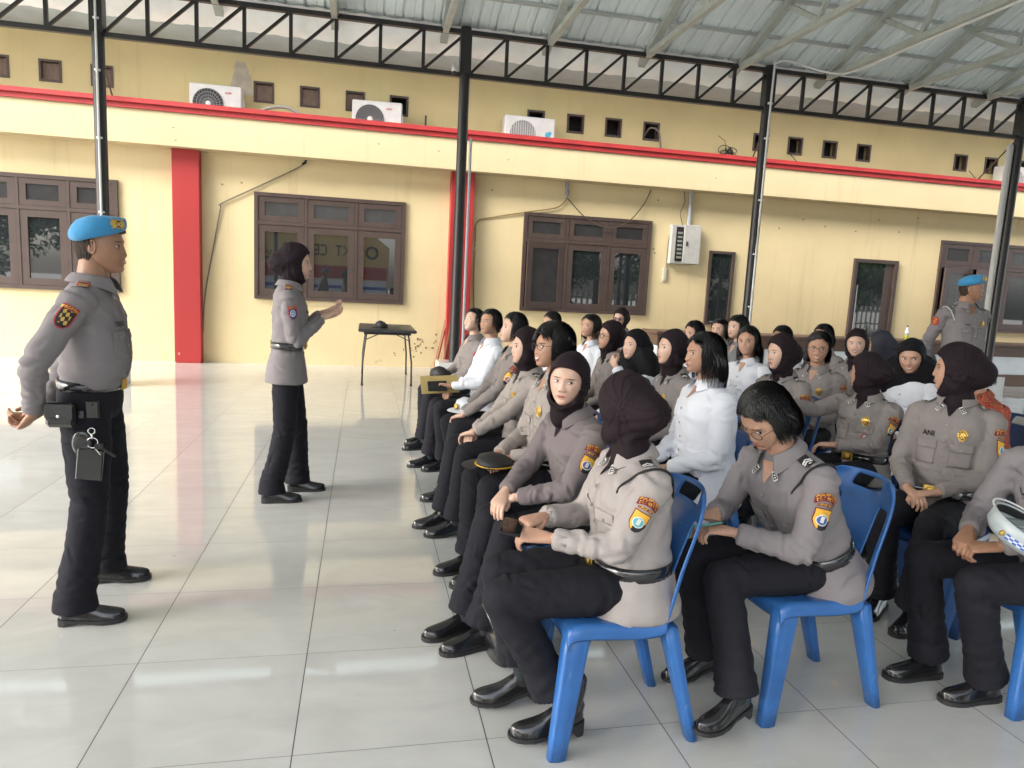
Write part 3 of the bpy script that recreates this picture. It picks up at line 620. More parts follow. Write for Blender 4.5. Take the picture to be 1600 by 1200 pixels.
# ================================================================== CHAIRS
M_blue = mat('blue_plastic', (.035, .145, .42), .33, bump=.04, bs=25, var=.22, vs=6, spec=.5)
M_navy = mat('navy_plastic', (.015, .05, .16), .32, bump=.04, bs=25, var=.22, vs=6)
def scuffed(m, base):
    n = m.node_tree; p = n.nodes['Principled BSDF']; L = n.links.new; tc = n.nodes.new('ShaderNodeTexCoord'); mp = n.nodes.new('ShaderNodeMapping'); mp.inputs['Scale'].default_value = (22, 22, 7); L(tc.outputs['Object'], mp.inputs[0])
    nz = n.nodes.new('ShaderNodeTexNoise'); nz.inputs['Scale'].default_value = 1.6; nz.inputs['Detail'].default_value = 9; nz.inputs['Roughness'].default_value = .75; L(mp.outputs[0], nz.inputs['Vector'])
    sx = n.nodes.new('ShaderNodeSeparateXYZ'); L(tc.outputs['Object'], sx.inputs[0]); th = n.nodes.new('ShaderNodeMapRange'); th.inputs[1].default_value = 0; th.inputs[2].default_value = .25; th.inputs[3].default_value = .54; th.inputs[4].default_value = .66; L(sx.outputs['Z'], th.inputs[0])
    sb_ = n.nodes.new('ShaderNodeMath'); sb_.operation = 'SUBTRACT'; L(nz.outputs['Fac'], sb_.inputs[0]); L(th.outputs[0], sb_.inputs[1]); mu = n.nodes.new('ShaderNodeMath'); mu.operation = 'MULTIPLY'; mu.use_clamp = True; mu.inputs[1].default_value = 9; L(sb_.outputs[0], mu.inputs[0])
    mx = n.nodes.new('ShaderNodeMix'); mx.data_type = 'RGBA'; src = p.inputs['Base Color'].links[0].from_socket; L(mu.outputs[0], mx.inputs['Factor']); L(src, mx.inputs['A']); mx.inputs['B'].default_value = (base[0]*2+.14, base[1]*1.3+.12, base[2]*.9+.14, 1); L(mx.outputs['Result'], p.inputs['Base Color'])
    ad = n.nodes.new('ShaderNodeMath'); ad.operation = 'MULTIPLY_ADD'; ad.inputs[1].default_value = .35; ad.inputs[2].default_value = .3; L(mu.outputs[0], ad.inputs[0]); L(ad.outputs[0], p.inputs['Roughness'])
scuffed(M_blue, (.035, .145, .42)); scuffed(M_navy, (.015, .05, .16))
def chair_meshes():
    prof = [(.232, .385), (.245, .41), (.243, .438), (.215, .452), (.14, .449), (.06, .441), (-.02, .438), (-.075, .445), (-.112, .468), (-.140, .51), (-.165, .57), (-.190, .64), (-.216, .71), (-.238, .77), (-.255, .82), (-.272, .865), (-.281, .885)]
    wid = [.195, .205, .208, .208, .207, .205, .204, .206, .210, .213, .213, .212, .208, .202, .192, .170, .130]
    nu = 24; nv = len(prof)-1
    def pt(i, u):
        x, z = prof[i]; w_ = wid[i]; y = u*w_
        if i >= 8: x += .045*abs(u)**2.2*min(1, (i-7)/4)
        else: z += .010*abs(u)**3
        if 2 <= i <= 8: z -= .006*(1-u*u)
        return (x, y, z)
    def patch(i0, i1, skip, apron):
        us = np.linspace(-1, 1, nu+1); V = []; F = []
        for i in range(i0, i1+1):
            row = [pt(i, u) for u in us]
            if apron:
                a, b = row[0], row[-1]; h = .045 if i < 9 else .03
                row = [(a[0]+(.02 if i > 8 else 0), a[1]-.008, a[2]-h if i < 9 else a[2]-.01)]+row+[(b[0]+(.02 if i > 8 else 0), b[1]+.008, b[2]-h if i < 9 else b[2]-.01)]
            V += row
        m_ = len(V)//(i1-i0+1)
        for i in range(i1-i0):
            for j in range(m_-1):
                u = (j+.5-(1 if apron else 0))/nu*2-1
                if skip(i+i0, u): continue
                F.append((i*m_+j, (i+1)*m_+j, (i+1)*m_+j+1, i*m_+j+1))
        return evalmods(V, F, [('SOLIDIFY', dict(thickness=.008, offset=-1)), ('SUBSURF', dict(levels=1))])
    seat = patch(0, 8, lambda i, u: False, True)
    back = patch(8, nv, lambda i, u: (i == 14 and abs(u) < .38) or (9 <= i <= 12 and .46 < abs(u) < .80), True)
    legs = []
    for (x0, y0, x1, y1, wx, wy) in ((.205, .175, .262, .205, .036, .030), (-.115, .175, -.240, .172, .022, .036)):
        for s in (1, -1):
            g_ = G(); V = []; F = []; n_ = 28
            for k, t in enumerate(np.linspace(0, 1, 6)):
                cx, cy, cz = x0+(x1-x0)*t, (y0+(y1-y0)*t)*s, .436*(1-t)
                a, b = wx*(1.30-.42*t), wy*(1.22-.38*t)
                for j in range(n_):
                    q = 2*math.pi*j/n_; c_, s_ = math.cos(q), math.sin(q); rp = 1-(.10 if abs(s_) > .55 and .18 < abs(c_) < .55 else 0)
                    V.append((cx+a*math.copysign(abs(c_)**.62, c_), cy+b*rp*math.copysign(abs(s_)**.62, s_), cz))
            for k in range(5):
                for j in range(n_): F.append((k*n_+j, (k+1)*n_+j, (k+1)*n_+(j+1) % n_, k*n_+(j+1) % n_))
            F.append(tuple(range(5*n_, 6*n_))[::-1]); F.append(tuple(range(n_)))
            legs.append((V, F))
    return seat, back, legs
CH = {}
def chair(x, y, rz, label, navy=False, z=0):
    m = M_navy if navy else M_blue
    if navy not in CH:
        seat, back, legs = chair_meshes(); t = empty('plastic_chair', (x, y, z), R(rz))
        mk('seat', *seat, m, t, None, True); mk('backrest', *back, m, t, None, True)
        for V, F in legs: mk('leg', V, F, m, t, None, True)
        CH[navy] = t
    else:
        t = copy_tree(CH[navy]); t.location = (x, y, z); t.rotation_euler = (0, 0, R(rz))
    tag(t, label, 'chair', 'plastic chairs under the audience'); return t

# ================================================================== PEOPLE
M_skins = {}
def skin(k):
    c = {'l': (.62, .40, .30), 'm': (.50, .29, .20), 'd': (.34, .18, .11), 't': (.44, .245, .16)}[k]
    return mat('skin_'+{'l': 'light', 'm': 'medium', 'd': 'dark', 't': 'tan'}[k], c, .46, bump=.12, bs=120, var=.13, vs=24, sss=.12)
M_lip = mat('lips', (.46, .15, .13), .35); M_lipd = mat('lips_line', (.14, .03, .03), .5); M_eyew = mat('eye_white', (.70, .67, .64), .2); M_iris = mat('iris_dark', (.02, .012, .008), .12)
M_brow = mat('eyebrow', (.035, .022, .016), .8); M_teeth = mat('teeth', (.72, .70, .64), .25)
M_hair = mat('black_hair', (.011, .010, .010), .42, bump=.7, bs=26, var=.3, vs=18, stretch=(9, 9, .8), spec=.6)
M_stub = mat('cropped_hair', (.045, .03, .022), .85, bump=.4, bs=250)
def cloth(n, c, b=.25, bs=26, rough=.85, sheen=.0): return mat(n, c, rough, bump=b, bs=bs, var=.07, vs=7, sheen=sheen, spec=.22)
CL = {'beige': cloth('uniform_beige', (.35, .31, .285)), 'taupe': cloth('uniform_taupe', (.245, .218, .208)), 'dark': cloth('uniform_dark_taupe', (.185, .158, .160)), 'grey': cloth('uniform_grey', (.225, .205, .212)), 'pale': cloth('uniform_pale', (.36, .325, .31)),
      'white': cloth('white_shirt', (.74, .76, .82)), 'pants': cloth('black_trousers', (.014, .014, .019), .3, 20), 'brownpants': cloth('dark_brown_trousers', (.045, .035, .036), .3, 20),
      'batik': None, 'stripe': None}
def batik():
    m = mat('batik_cloth', (.3, .05, .03), .8); n = m.node_tree; p = n.nodes['Principled BSDF']
    tc = n.nodes.new('ShaderNodeTexCoord'); v = n.nodes.new('ShaderNodeTexVoronoi'); v.inputs['Scale'].default_value = 13; v.feature = 'F1'; n.links.new(tc.outputs['Object'], v.inputs['Vector'])
    w1 = n.nodes.new('ShaderNodeTexWave'); w1.inputs['Scale'].default_value = 9; w1.inputs['Distortion'].default_value = 14; n.links.new(tc.outputs['Object'], w1.inputs['Vector'])
    r = n.nodes.new('ShaderNodeValToRGB'); r.color_ramp.interpolation = 'CONSTANT'
    for i, (a, c) in enumerate(((0, (.30, .035, .02)), (.45, (.02, .015, .015)), (.62, (.50, .30, .12)), (.72, (.30, .05, .025)))):
        e = r.color_ramp.elements[i] if i < 2 else r.color_ramp.elements.new(a); e.position = a; e.color = (*c, 1)
    ad = n.nodes.new('ShaderNodeMath'); ad.operation = 'MULTIPLY_ADD'; ad.inputs[1].default_value = .5; n.links.new(v.outputs['Distance'], ad.inputs[0]); 
    ml = n.nodes.new('ShaderNodeMath'); ml.operation = 'MULTIPLY'; ml.inputs[1].default_value = .8; n.links.new(w1.outputs['Fac'], ml.inputs[0]); n.links.new(ml.outputs[0], ad.inputs[2])
    n.links.new(ad.outputs[0], r.inputs[0]); n.links.new(r.outputs[0], p.inputs['Base Color']); return m
CL['batik'] = batik()
def stripe():
    m = mat('striped_cloth', (.3, .3, .3), .8); n = m.node_tree; p = n.nodes['Principled BSDF']; tc = n.nodes.new('ShaderNodeTexCoord')
    w1 = n.nodes.new('ShaderNodeTexWave'); w1.bands_direction = 'Z'; w1.inputs['Scale'].default_value = 30; n.links.new(tc.outputs['Object'], w1.inputs['Vector'])
    r = n.nodes.new('ShaderNodeValToRGB'); r.color_ramp.interpolation = 'CONSTANT'; r.color_ramp.elements[0].color = (.015, .015, .018, 1); r.color_ramp.elements[1].position = .6; r.color_ramp.elements[1].color = (.5, .5, .52, 1)
    n.links.new(w1.outputs['Fac'], r.inputs[0]); n.links.new(r.outputs[0], p.inputs['Base Color']); return m
CL['stripe'] = stripe()
M_hij = mat('hijab_dark_brown', (.016, .009, .012), .75, bump=.12, bs=14, spec=.2, var=.1, vs=5); M_hijb = mat('hijab_black', (.006, .006, .008), .75, bump=.12, bs=14, spec=.2, var=.1, vs=5)
M_leather = mat('black_leather', (.012, .012, .013), .22, bump=.15, bs=22, coat=.5); M_sole = mat('shoe_sole', (.02, .02, .021), .6)
M_sock = mat('dark_sock', (.02, .028, .032), .9, bump=.3, bs=200); M_beltm = mat('belt_patent', (.012, .012, .013), .18, coat=.7, bump=.1, bs=30); M_gold = mat('gold_metal', (.62, .40, .10), .28, metal=1, bump=.6, bs=120)
M_silver = mat('silver_metal', (.6, .6, .6), .25, metal=1, bump=.4, bs=120); M_epau = mat('epaulet_black', (.014, .013, .014), .6); M_epw = mat('epaulet_white', (.6, .6, .58), .5)
M_beret = mat('blue_beret_felt', (.035, .26, .52), .8, bump=.15, bs=60, var=.1, vs=6, sheen=.2); M_emb = vcol_mat(); M_phone = mat('phone_glass', (.01, .011, .013), .05); M_phoneb = mat('phone_case_teal', (.10, .35, .33), .35)
M_lens = mat('lens_clear', (.30, .30, .30), .05); M_gls = mat('glasses_frame', (.10, .09, .085), .25, metal=.6)
M_blk = mat('black_thread', (.010, .010, .011), .7)

# ---- head template
def head_mesh(hi, expr, skinless=False):
    NA, NR = (112, 84) if hi else (56, 42)
    th = np.linspace(0, np.pi, NR); ph = np.linspace(0, 2*np.pi, NA, endpoint=False)
    TH, PH = np.meshgrid(th, ph, indexing='ij'); P = np.stack([np.sin(TH)*np.cos(PH)*.092, np.sin(TH)*np.sin(PH)*.078, np.cos(TH)*.108], -1).reshape(-1, 3)
    x, y, z = P.T.copy(); t = np.clip(-z/.112, 0, 1)
    f0 = x > 0
    x = np.where(f0, .088*(np.abs(x)/.092)**.80, x*(1-.50*t)); y = np.sign(y)*.078*(np.abs(y)/.078)**.90
    y *= 1-.33*t**1.9; x += .050*t**2.2
    x = np.where(~f0, x*(1+.06*np.clip(z/.112+.4, 0, 1)), x)
    fm = np.clip(x/.045, 0, 1); fm = fm*fm*(3-2*fm)
    ga = lambda cy, cz, sy, sz: np.exp(-((np.abs(y)-cy)/sy)**2-((z-cz)/sz)**2)
    pr = np.interp(z, [-.050, -.041, -.034, -.026, -.005, .014, .03], [0, .12, .85, 1.0, .55, .22, 0])
    dx = .0165*np.exp(-(y/(.0095+.005*np.clip(-z/.04, 0, 1)))**2)*pr+.008*ga(.0135, -.033, .006, .007)
    dx += -.0075*ga(.032, .006, .017, .011)+.003*ga(.028, .026, .022, .008)+.003*np.exp(-((z-.028)/.012)**2-(y/.03)**2)
    dx += .005*ga(.038, -.022, .02, .018)+.006*np.exp(-(y/.028)**2-((z+.058)/.018)**2)+.005*np.exp(-(y/.020)**2-((z+.093)/.013)**2)-.004*np.exp(-(y/.03)**2-((z+.076)/.007)**2)
    if expr > 0: dx += .005*ga(.036, -.036, .014, .013)
    x = x+dx*fm
    P = np.stack([x, y, z], -1); F = []
    for i in range(NR-1):
        for j in range(NA): F.append((i*NA+j, (i+1)*NA+j, (i+1)*NA+(j+1) % NA, i*NA+(j+1) % NA))
    bv = BVHTree.FromPolygons([tuple(p) for p in P], F); g_ = G(); g_.add(P, F, 0)
    def fx(yy, zz, off):
        h = bv.ray_cast(Vector((.3, yy, zz)), Vector((-1, 0, 0)))[0]; return (h.x if h else .03)+off
    def patch(cy, cz, w_, h_, m, off, up=lambda s: 1-s*s, dn=lambda s: -(1-s*s), tilt=0, n_=14, q=5, bulge=0):
        V = []; 
        for i in range(n_+1):
            s = -1+2*i/n_; a, b = up(s), dn(s)
            for k in range(q):
                v = b+(a-b)*k/(q-1); yy = cy+s*w_; zz = cz+v*h_+tilt*s*w_; V.append((fx(yy, zz, off+bulge*(1-s*s)*(1-abs(2*k/(q-1)-1))), yy, zz))
        g_.add(V, [(i*q+k, (i+1)*q+k, (i+1)*q+k+1, i*q+k+1) for i in range(n_) for k in range(q-1)], m)
    gz = .0  # gaze
    for s in (1, -1):
        cy = s*.0315; hh = .0050 if expr == 0 else .0042
        patch(cy, .0045, .0150, hh, 2, .0012, bulge=.002)
        patch(cy+.0035, .0048, .0060, hh*1.0, 3, .0030, up=lambda q: .95*math.sqrt(max(0, 1-q*q*.6)), dn=lambda q: -.95*math.sqrt(max(0, 1-q*q*.8)))
        patch(cy, .0042, .0168, .0050 if expr == 0 else .0044, 4, .0026, up=lambda q: 1.32*(1-q*q)+.10, dn=lambda q: .98*(1-q*q)-.06)
        patch(cy, .0035, .0150, .0062, 5 if False else 6, .0018, up=lambda q: -1.0*(1-q*q), dn=lambda q: -1.22*(1-q*q)-.02)
        patch(s*.033, .0225, .0190, .0022, 4, .0012, up=lambda q: 1-.55*abs(q), dn=lambda q: -1+.9*abs(q)**2, tilt=-s*.04)
        # nostril
        patch(s*.0085, -.0385, .0035, .0018, 6, .0006)
    mz = -.0600
    if expr == 0:
        patch(0, mz, .0235, .0065, 1, .0016, up=lambda q: (1-q*q)*(.85-.28*math.exp(-(q/.16)**2)), dn=lambda q: -.05*(1-q*q)+.0, bulge=.002, n_=20)
        patch(0, mz, .0215, .0075, 1, .0020, up=lambda q: -.05, dn=lambda q: -1.02*(1-q*q)-.05, bulge=.003, n_=20)
        patch(0, mz, .0235, .0012, 6, .0040, n_=18)
    else:
        op = {1: 1.0, 2: 1.7, 3: .45}[expr]; w_ = .029 if expr != 3 else .026; cu = .013 if expr != 3 else .004; hh_ = .0135 if expr != 3 else .010
        c = lambda q: cu/.01*q*q
        patch(0, mz, w_, hh_, 6, .0012, up=lambda q: c(q)+.30*(1-q*q), dn=lambda q: c(q)-.85*op*(1-q*q), n_=20)
        patch(0, mz, w_*.86, hh_, 5, .0024, up=lambda q: c(q*.86)+.28*(1-q*q), dn=lambda q: c(q*.86)-.45*min(op, 1.1)*(1-q*q), n_=20)
        patch(0, mz, w_*1.02, hh_, 1, .0030, up=lambda q: c(q)+(1-q*q)*(.75), dn=lambda q: c(q)+.22*(1-q*q), n_=20, bulge=.002)
        patch(0, mz, w_*1.0, hh_, 1, .0030, up=lambda q: c(q)-.62*op*(1-q*q), dn=lambda q: c(q)-(.62*op+.52)*(1-q*q), n_=20, bulge=.003)
    for s in (1, -1):   # ears
        g_.ell((-.008, s*.0735, -.004), (.017, .006, .030), 0, Matrix.Rotation(R(-s*18), 3, 'Z')@Matrix.Rotation(R(10), 3, 'Y'), 14, 10)
        g_.torus((-.006, s*.0775, -.002), .020, .0042, 0, (-.25, s*1, 0), 20, 6, .68, 1.25)
    return np.array(g_.V), g_.F, g_.M
HC = {}
def head_get(hi, expr):
    if (hi, expr) not in HC: HC[(hi, expr)] = head_mesh(hi, expr)
    return HC[(hi, expr)]

# ---- hand template (right hand; fingers +X, palm normal -Z, thumb +Y)
def hand_mesh(curl, hi):
    g_ = G()
    g_.tube([(-.012, 0, 0), (.012, 0, 0), (.045, .002, -.001), (.078, .001, -.002), (.094, 0, -.003)], [(.022, .019), (.027, .018), (.036, .0165), (.040, .014), (.036, .011)], 16, hint=(0, 0, 1))
    fi = [(.030, .072, .0088), (.011, .080, .0092), (-.009, .074, .0088), (-.027, .058, .0078)]
    for k, (fy, L, r) in enumerate(fi):
        a = curl*(1+.12*k)*.25; P = [np.array((.078, fy*.95, -.003))]; d0 = fy*.9
        for seg, q in ((.16, 0), (.44, curl*.95+.08*k), (.30, curl*1.15), (.24, curl*.8)):
            a += q; P.append(P[-1]+np.array((math.cos(a), d0, -math.sin(a)))*L*seg*1.02)
        g_.tube(P, [r*1.05, r, r*.95, r*.86, r*.72], 10, hint=(0, 1, 0))
    c = curl
    g_.tube([(.012, .020, -.004), (.034, .038-.01*c, -.010-.012*c), (.060, .050-.026*c, -.018-.022*c), (.083, .052-.036*c, -.022-.030*c)], [.0145, .0125, .0105, .0085], 10, hint=(0, 0, 1))
    V, F = remesh(g_, .0032 if hi else .0048, 2, .4); return V, F
HM = {}
def hand_get(curl, hi):
    k = (round(curl, 2), hi)
    if k not in HM: HM[k] = hand_mesh(curl, hi)
    return HM[k]

# ---- shoe templates (toe +X, ankle above origin, sole on z=0)
def shoe_geo(kind):
    st = {'flat': dict(heel=.022, sole=.012, hb=.0), 'heel': dict(heel=.045, sole=.010, hb=.04), 'boot': dict(heel=.05, sole=.011, hb=.045), 'man': dict(heel=.030, sole=.016, hb=.028), 'wedge': dict(heel=.045, sole=.010, hb=0)}[kind]
    g1, g2 = G(), G(); xs = [-.068, -.060, -.04, -.01, .03, .07, .11, .145, .17, .185, .192]
    hw = [.010, .024, .031, .033, .033, .038, .043, .041, .033, .020, .006]; top = [.075, .085, .088, .092, .088, .066, .054, .046, .040, .034, .024]
    V = []; n_ = 16
    for x, h_, tz in zip(xs, hw, top):
        lift = np.interp(x, [-.07, .0, .08, .2], [st['heel'], st['heel']*.75, st['sole'], st['sole']+.004])
        for j in range(n_):
            a = 2*math.pi*j/n_; c_, s_ = math.cos(a), math.sin(a)
            yy = h_*math.copysign(abs(c_)**.8, c_); zz = lift+(tz*(1 if True else 1))*max(0, s_)**.9*(1 if x > .0 else 1) if s_ > 0 else lift
            V.append((x, yy*(1-.22*max(0, s_)), zz))
    F = [(i*n_+j, i*n_+(j+1) % n_, (i+1)*n_+(j+1) % n_, (i+1)*n_+j) for i in range(len(xs)-1) for j in range(n_)]
    F.append(tuple(range(n_))[::-1]); F.append(tuple(range((len(xs)-1)*n_, len(xs)*n_)))
    V2, F2 = evalmods(V, F, [('SUBSURF', dict(levels=1))]); g1.add(V2, F2)
    # sole
    V = []
    for x, h_ in zip(xs, hw):
        lift = np.interp(x, [-.07, .0, .08, .2], [st['heel'], st['heel']*.75, st['sole'], st['sole']+.004])+.003; b = 0 if not st['hb'] else np.interp(x, [-.02, .05, .09, .2], [lift-.012, lift-.011, 0, .004])
        if st['hb'] and x < -.015: b = 0 if x > -.07 else 0
        h_ = h_+.004
        V += [(x*1.03, h_, lift), (x*1.03, -h_, lift), (x*1.03, -h_, b), (x*1.03, h_, b)]
    F = [(i*4+j, i*4+(j+1) % 4, (i+1)*4+(j+1) % 4, (i+1)*4+j) for i in range(len(xs)-1) for j in range(4)]+[(3, 2, 1, 0), tuple(range(len(V)-4, len(V)))]
    g2.add(V, F)
    if kind == 'boot':
        g1.tube([(.0, 0, .07), (-.018, 0, .12), (-.022, 0, .17), (-.022, 0, .205)], [(.036, .048), (.037, .044), (.041, .046), (.044, .050)], 16, hint=(1, 0, 0))
        V = np.array(g1.V); Nn = vnormals(V, g1.F); k = np.clip((V[:, 2]-.07)/.03, 0, 1)*np.clip((.2-V[:, 2])/.03, 0, 1); V = V+Nn*(k*.004*np.sin(V[:, 2]*190+3*np.sin(V[:, 0]*50)+2*np.sin(V[:, 1]*60)))[:, None]; g1.V = [tuple(v) for v in V]
    elif kind == 'man':
        for k in range(3): g1.torus((.045+.018*k, 0, .092-.011*k), .016, .0022, 0, (1, 0, .6), 10, 5)
    return g1, g2
SH = {}
def shoe(kind, M, parent):
    if kind not in SH:
        a, b = shoe_geo(kind); o = a.obj('shoe', M_leather, None, True); s = b.obj('sole', M_sole, o); SH[kind] = (o.data, s.data); bpy.data.objects.remove(s); bpy.data.objects.remove(o)
    o = bpy.data.objects.new('shoe', SH[kind][0]); col.objects.link(o); o.parent = parent; o.matrix_local = M
    s = bpy.data.objects.new('sole', SH[kind][1]); col.objects.link(s); s.parent = o

# ---- star-shaped hoods (headscarf, hair)
def hood_r(D, parts, p=14):
    """radius of a smooth union of ellipsoids along unit directions D"""
    acc = np.zeros(len(D))
    for c, r in parts:
        c = np.array(c)/np.array(r); d = D/np.array(r); A = (d*d).sum(1); B = -(d*c).sum(1)*2; C = (c*c).sum()-1
        disc = B*B-4*A*C; t = np.where(disc > 0, (-B+np.sqrt(np.maximum(disc, 0)))/(2*A), 0); acc += np.maximum(t, .001)**p
    return acc**(1/p)
HIJ = [((-.010, 0, .010), (.110, .090, .122)), ((-.072, 0, -.012), (.092, .076, .078)), ((.004, 0, -.075), (.080, .079, .075)), ((-.016, 0, -.15), (.068, .066, .085))]
HIJL = HIJ[:3]+[((.07, 0, -.20), (.20, .21, .23)), ((-.03, 0, -.19), (.16, .21, .21))]
HAIR = {'bob': [((-.010, 0, .018), (.108, .089, .112)), ((-.030, 0, -.045), (.092, .098, .105))],
        'long': [((-.010, 0, .018), (.108, .088, .112)), ((-.042, 0, -.10), (.088, .108, .175))],
        'short': [((-.012, 0, .022), (.108, .088, .108)), ((-.045, 0, -.03), (.07, .078, .07))],
        'messy': [((-.012, 0, .022), (.116, .100, .118)), ((-.042, 0, -.05), (.090, .108, .095))],
        'crop': [((-.008, 0, .004), (.098, .0775, .112))]}
OPEN = {'hijab': (40, 57, 57), 'hijabl': (40, 55, 57), 'bob': (47, 66, 128), 'long': (47, 62, 132), 'short': (46, 76, 128), 'messy': (42, 66, 128), 'crop': (48, 92, 128)}
def hood(style, hi, seed=0, bangs=0):
    hij = style.startswith('hijab'); parts = HIJ if style == 'hijab' else HIJL if hij else HAIR[style]
    NP, NA_ = (120, 72) if hi else (64, 36); up, sd, dn = OPEN[style]
    up -= bangs
    phi = np.linspace(0, 2*np.pi, NP, endpoint=False)
    q = np.abs((phi+np.pi) % (2*np.pi)-np.pi)   # 0 up .. pi down
    a0 = np.where(q < np.pi/2, up+(sd-up)*(.5-.5*np.cos(2*q)), sd+(dn-sd)*(.5-.5*np.cos(2*(q-np.pi/2))))
    if not hij and style != 'crop': a0 = a0+2*np.sin(phi*13+seed)+1.5*np.sin(phi*29+seed*2)
    a0 = np.radians(a0); V = []
    s = np.linspace(0, 1, NA_)**.92
    D = []
    for sv in s:
        al = a0+(np.pi-a0)*sv
        D.append(np.stack([np.cos(al), -np.sin(al)*np.sin(phi), np.sin(al)*np.cos(phi)], -1))
    D = np.concatenate(D); r = hood_r(D, parts)
    if style == 'hijabl':
        sv = np.repeat(s, NP); bl = np.clip((sv-.02)/.30, 0, 1); bl = bl*bl*(3-2*bl); r = hood_r(D, HIJ[:3])*(1-bl)+r*bl
    if hij:
        low = np.clip((-D[:, 2]+.15)/.6, 0, 1)
        r += (.0035+.002*low)*sn(D, 3.2, seed+1)*np.clip(1-D[:, 0], .15, 1)+low*.0065*(np.abs(np.sin(np.arctan2(D[:, 1], D[:, 2])*6+D[:, 0]*4+1.2*sn(D, 2.5, seed+4)+seed))-.5)
        q_ = np.arctan2(D[:, 2]-.2, D[:, 0]+.55); r += .0050*(np.exp(-((np.sin(q_*7+1.5*sn(D, 1.8, seed+2)+seed))/.22)**2)-.3)*np.clip(.75-D[:, 0], 0, 1)*np.clip(np.abs(D[:, 1])*2.2, 0, 1)
        cr = np.clip(D[:, 0]*2, 0, 1); r += .004*cr*(np.clip(D[:, 2], 0, 1))
    else:
        a = np.arctan2(D[:, 1], D[:, 0]+.2); r += .003*sn(D, 4, seed)+.0018*np.sin(a*34+3*np.sin(D[:, 2]*5)+seed)+.0012*np.sin(a*71+seed)
        if style == 'messy': r += .008*sn(D, 7, seed+3)
    P = D*r[:, None]
    ring = P[:NP]; inn = ring*.93 if hij else ring*.94; V = np.concatenate([inn, P]); F = []
    for i in range(NA_):
        for j in range(NP): F.append((i*NP+j, i*NP+(j+1) % NP, (i+1)*NP+(j+1) % NP, (i+1)*NP+j))
    return V, F
def strands(style, seed, n_):
    rr = np.random.RandomState(seed); parts = HAIR[style]; V = []; F = []
    up, sd, dn = OPEN[style]
    hem = {'bob': -.135, 'long': -.27, 'short': -.075, 'messy': -.13}[style]
    for k in range(n_):
        az = rr.uniform(-np.pi, np.pi); frontal = abs(az) < R(58)
        side = 1 if az >= 0 else -1
        end = np.radians(rr.uniform(40, 50)) if frontal and style != 'messy' else 9
        m_ = 9; thm = np.radians({'bob': 132, 'long': 150, 'short': 112, 'messy': 128}[style]+rr.uniform(-9, 6)); th0 = np.radians(rr.uniform(6, 40))
        if frontal: thm = np.radians(rr.uniform(46, 60 if style != 'messy' else 75))
        w0 = rr.uniform(.0009, .0024); pts = []; off = rr.uniform(.001, .0045)*(2.2 if style == 'messy' else 1)
        for i in range(m_):
            t = th0+(thm-th0)*i/(m_-1); a = az+rr.uniform(-.02, .02)+.15*(i/m_)*rr.uniform(-.5, .5)
            if frontal: a = az+side*.55*(i/(m_-1))
            d = np.array([[math.sin(t)*math.cos(a), math.sin(t)*math.sin(a), math.cos(t)]]); pts.append(d[0]*(hood_r(d, parts)[0]+off*(1+.5*math.sin(i))))
        if not frontal: pts.append(pts[-1]+np.array((rr.uniform(-.004, .004), rr.uniform(-.004, .004), -rr.uniform(.004, .02))))
        b = len(V); M_ = len(pts)
        for i, p_ in enumerate(pts):
            tn = pts[min(i+1, M_-1)]-pts[max(i-1, 0)]; sdv = np.cross(tn, p_); sdv /= np.linalg.norm(sdv)+1e-9; w_ = w0*(1-.85*(i/(M_-1))**2)
            V += [p_-sdv*w_, p_+sdv*w_+p_/np.linalg.norm(p_)*.0012]
        F += [(b+2*i, b+2*i+1, b+2*i+3, b+2*i+2) for i in range(M_-1)]
    return np.array(V), F

# ---- decals sewn to the shirt
def decal(bv, org, nrm, up, w_, h_, parent, name, fn=None, m=None, off=.003, nx=None, ny=None, th=0, warp=None):
    nrm = np.array(nrm, float); nrm /= np.linalg.norm(nrm); up = np.array(up, float); up -= nrm*(up@nrm); up /= np.linalg.norm(up); rt = np.cross(up, nrm)
    nx = nx or 10; ny = ny or 10; org = np.array(org, float)
    h0 = bv.ray_cast(Vector(org+nrm*.22), Vector(-nrm), .5)
    if h0[0] is None: return None
    c = np.array(h0[0]); hn = np.array(h0[1]); hn = hn if hn@nrm > 0 else -hn
    nrm = hn*.7+nrm*.3; nrm /= np.linalg.norm(nrm); up -= nrm*(up@nrm); up /= np.linalg.norm(up); rt = np.cross(up, nrm)
    V = []; ok = []
    for j in range(ny+1):
        for i in range(nx+1):
            q = c+rt*(i/nx-.5)*w_*(warp(j/ny) if warp else 1)+up*(j/ny-.5)*h_; h = bv.ray_cast(Vector(q+nrm*.05), Vector(-nrm), .1)
            if h[0] is None: V.append(tuple(q)); ok.append(False)
            else: V.append(tuple(np.array(h[0])+nrm*off)); ok.append(True)
    F = []; C = []
    for j in range(ny):
        for i in range(nx):
            f = (j*(nx+1)+i, j*(nx+1)+i+1, (j+1)*(nx+1)+i+1, (j+1)*(nx+1)+i)
            if not all(ok[k] for k in f): continue
            if fn:
                cc = fn((i+.5)/nx*2-1, (j+.5)/ny*2-1)
                if cc is None: continue
                C.append(cc)
            F.append(f)
    if not F: return None
    if m is None: m = M_emb
    if th:
        V, F = evalmods(V, F, [('SOLIDIFY', dict(thickness=th, offset=1))])
        return mk(name, V, F, m, parent, None, True)
    return mk(name, V, F, m, parent, None, False, C if fn else None)
YEL, MAR, TEAL, BLK, WHT, BLU, ORG, GLD = (.75, .42, .04), (.16, .012, .015), (.10, .42, .50), (.012, .012, .014), (.65, .65, .62), (.03, .07, .25), (.65, .22, .03), (.55, .36, .08)
GT = {k: glyph(k) for k in ('POLRESTA', 'DELI SERDANG', 'SUMATERA UTARA', 'PROPAM', 'POLRI', 'TEBER', 'ANI', 'URUL', 'POLDA')}
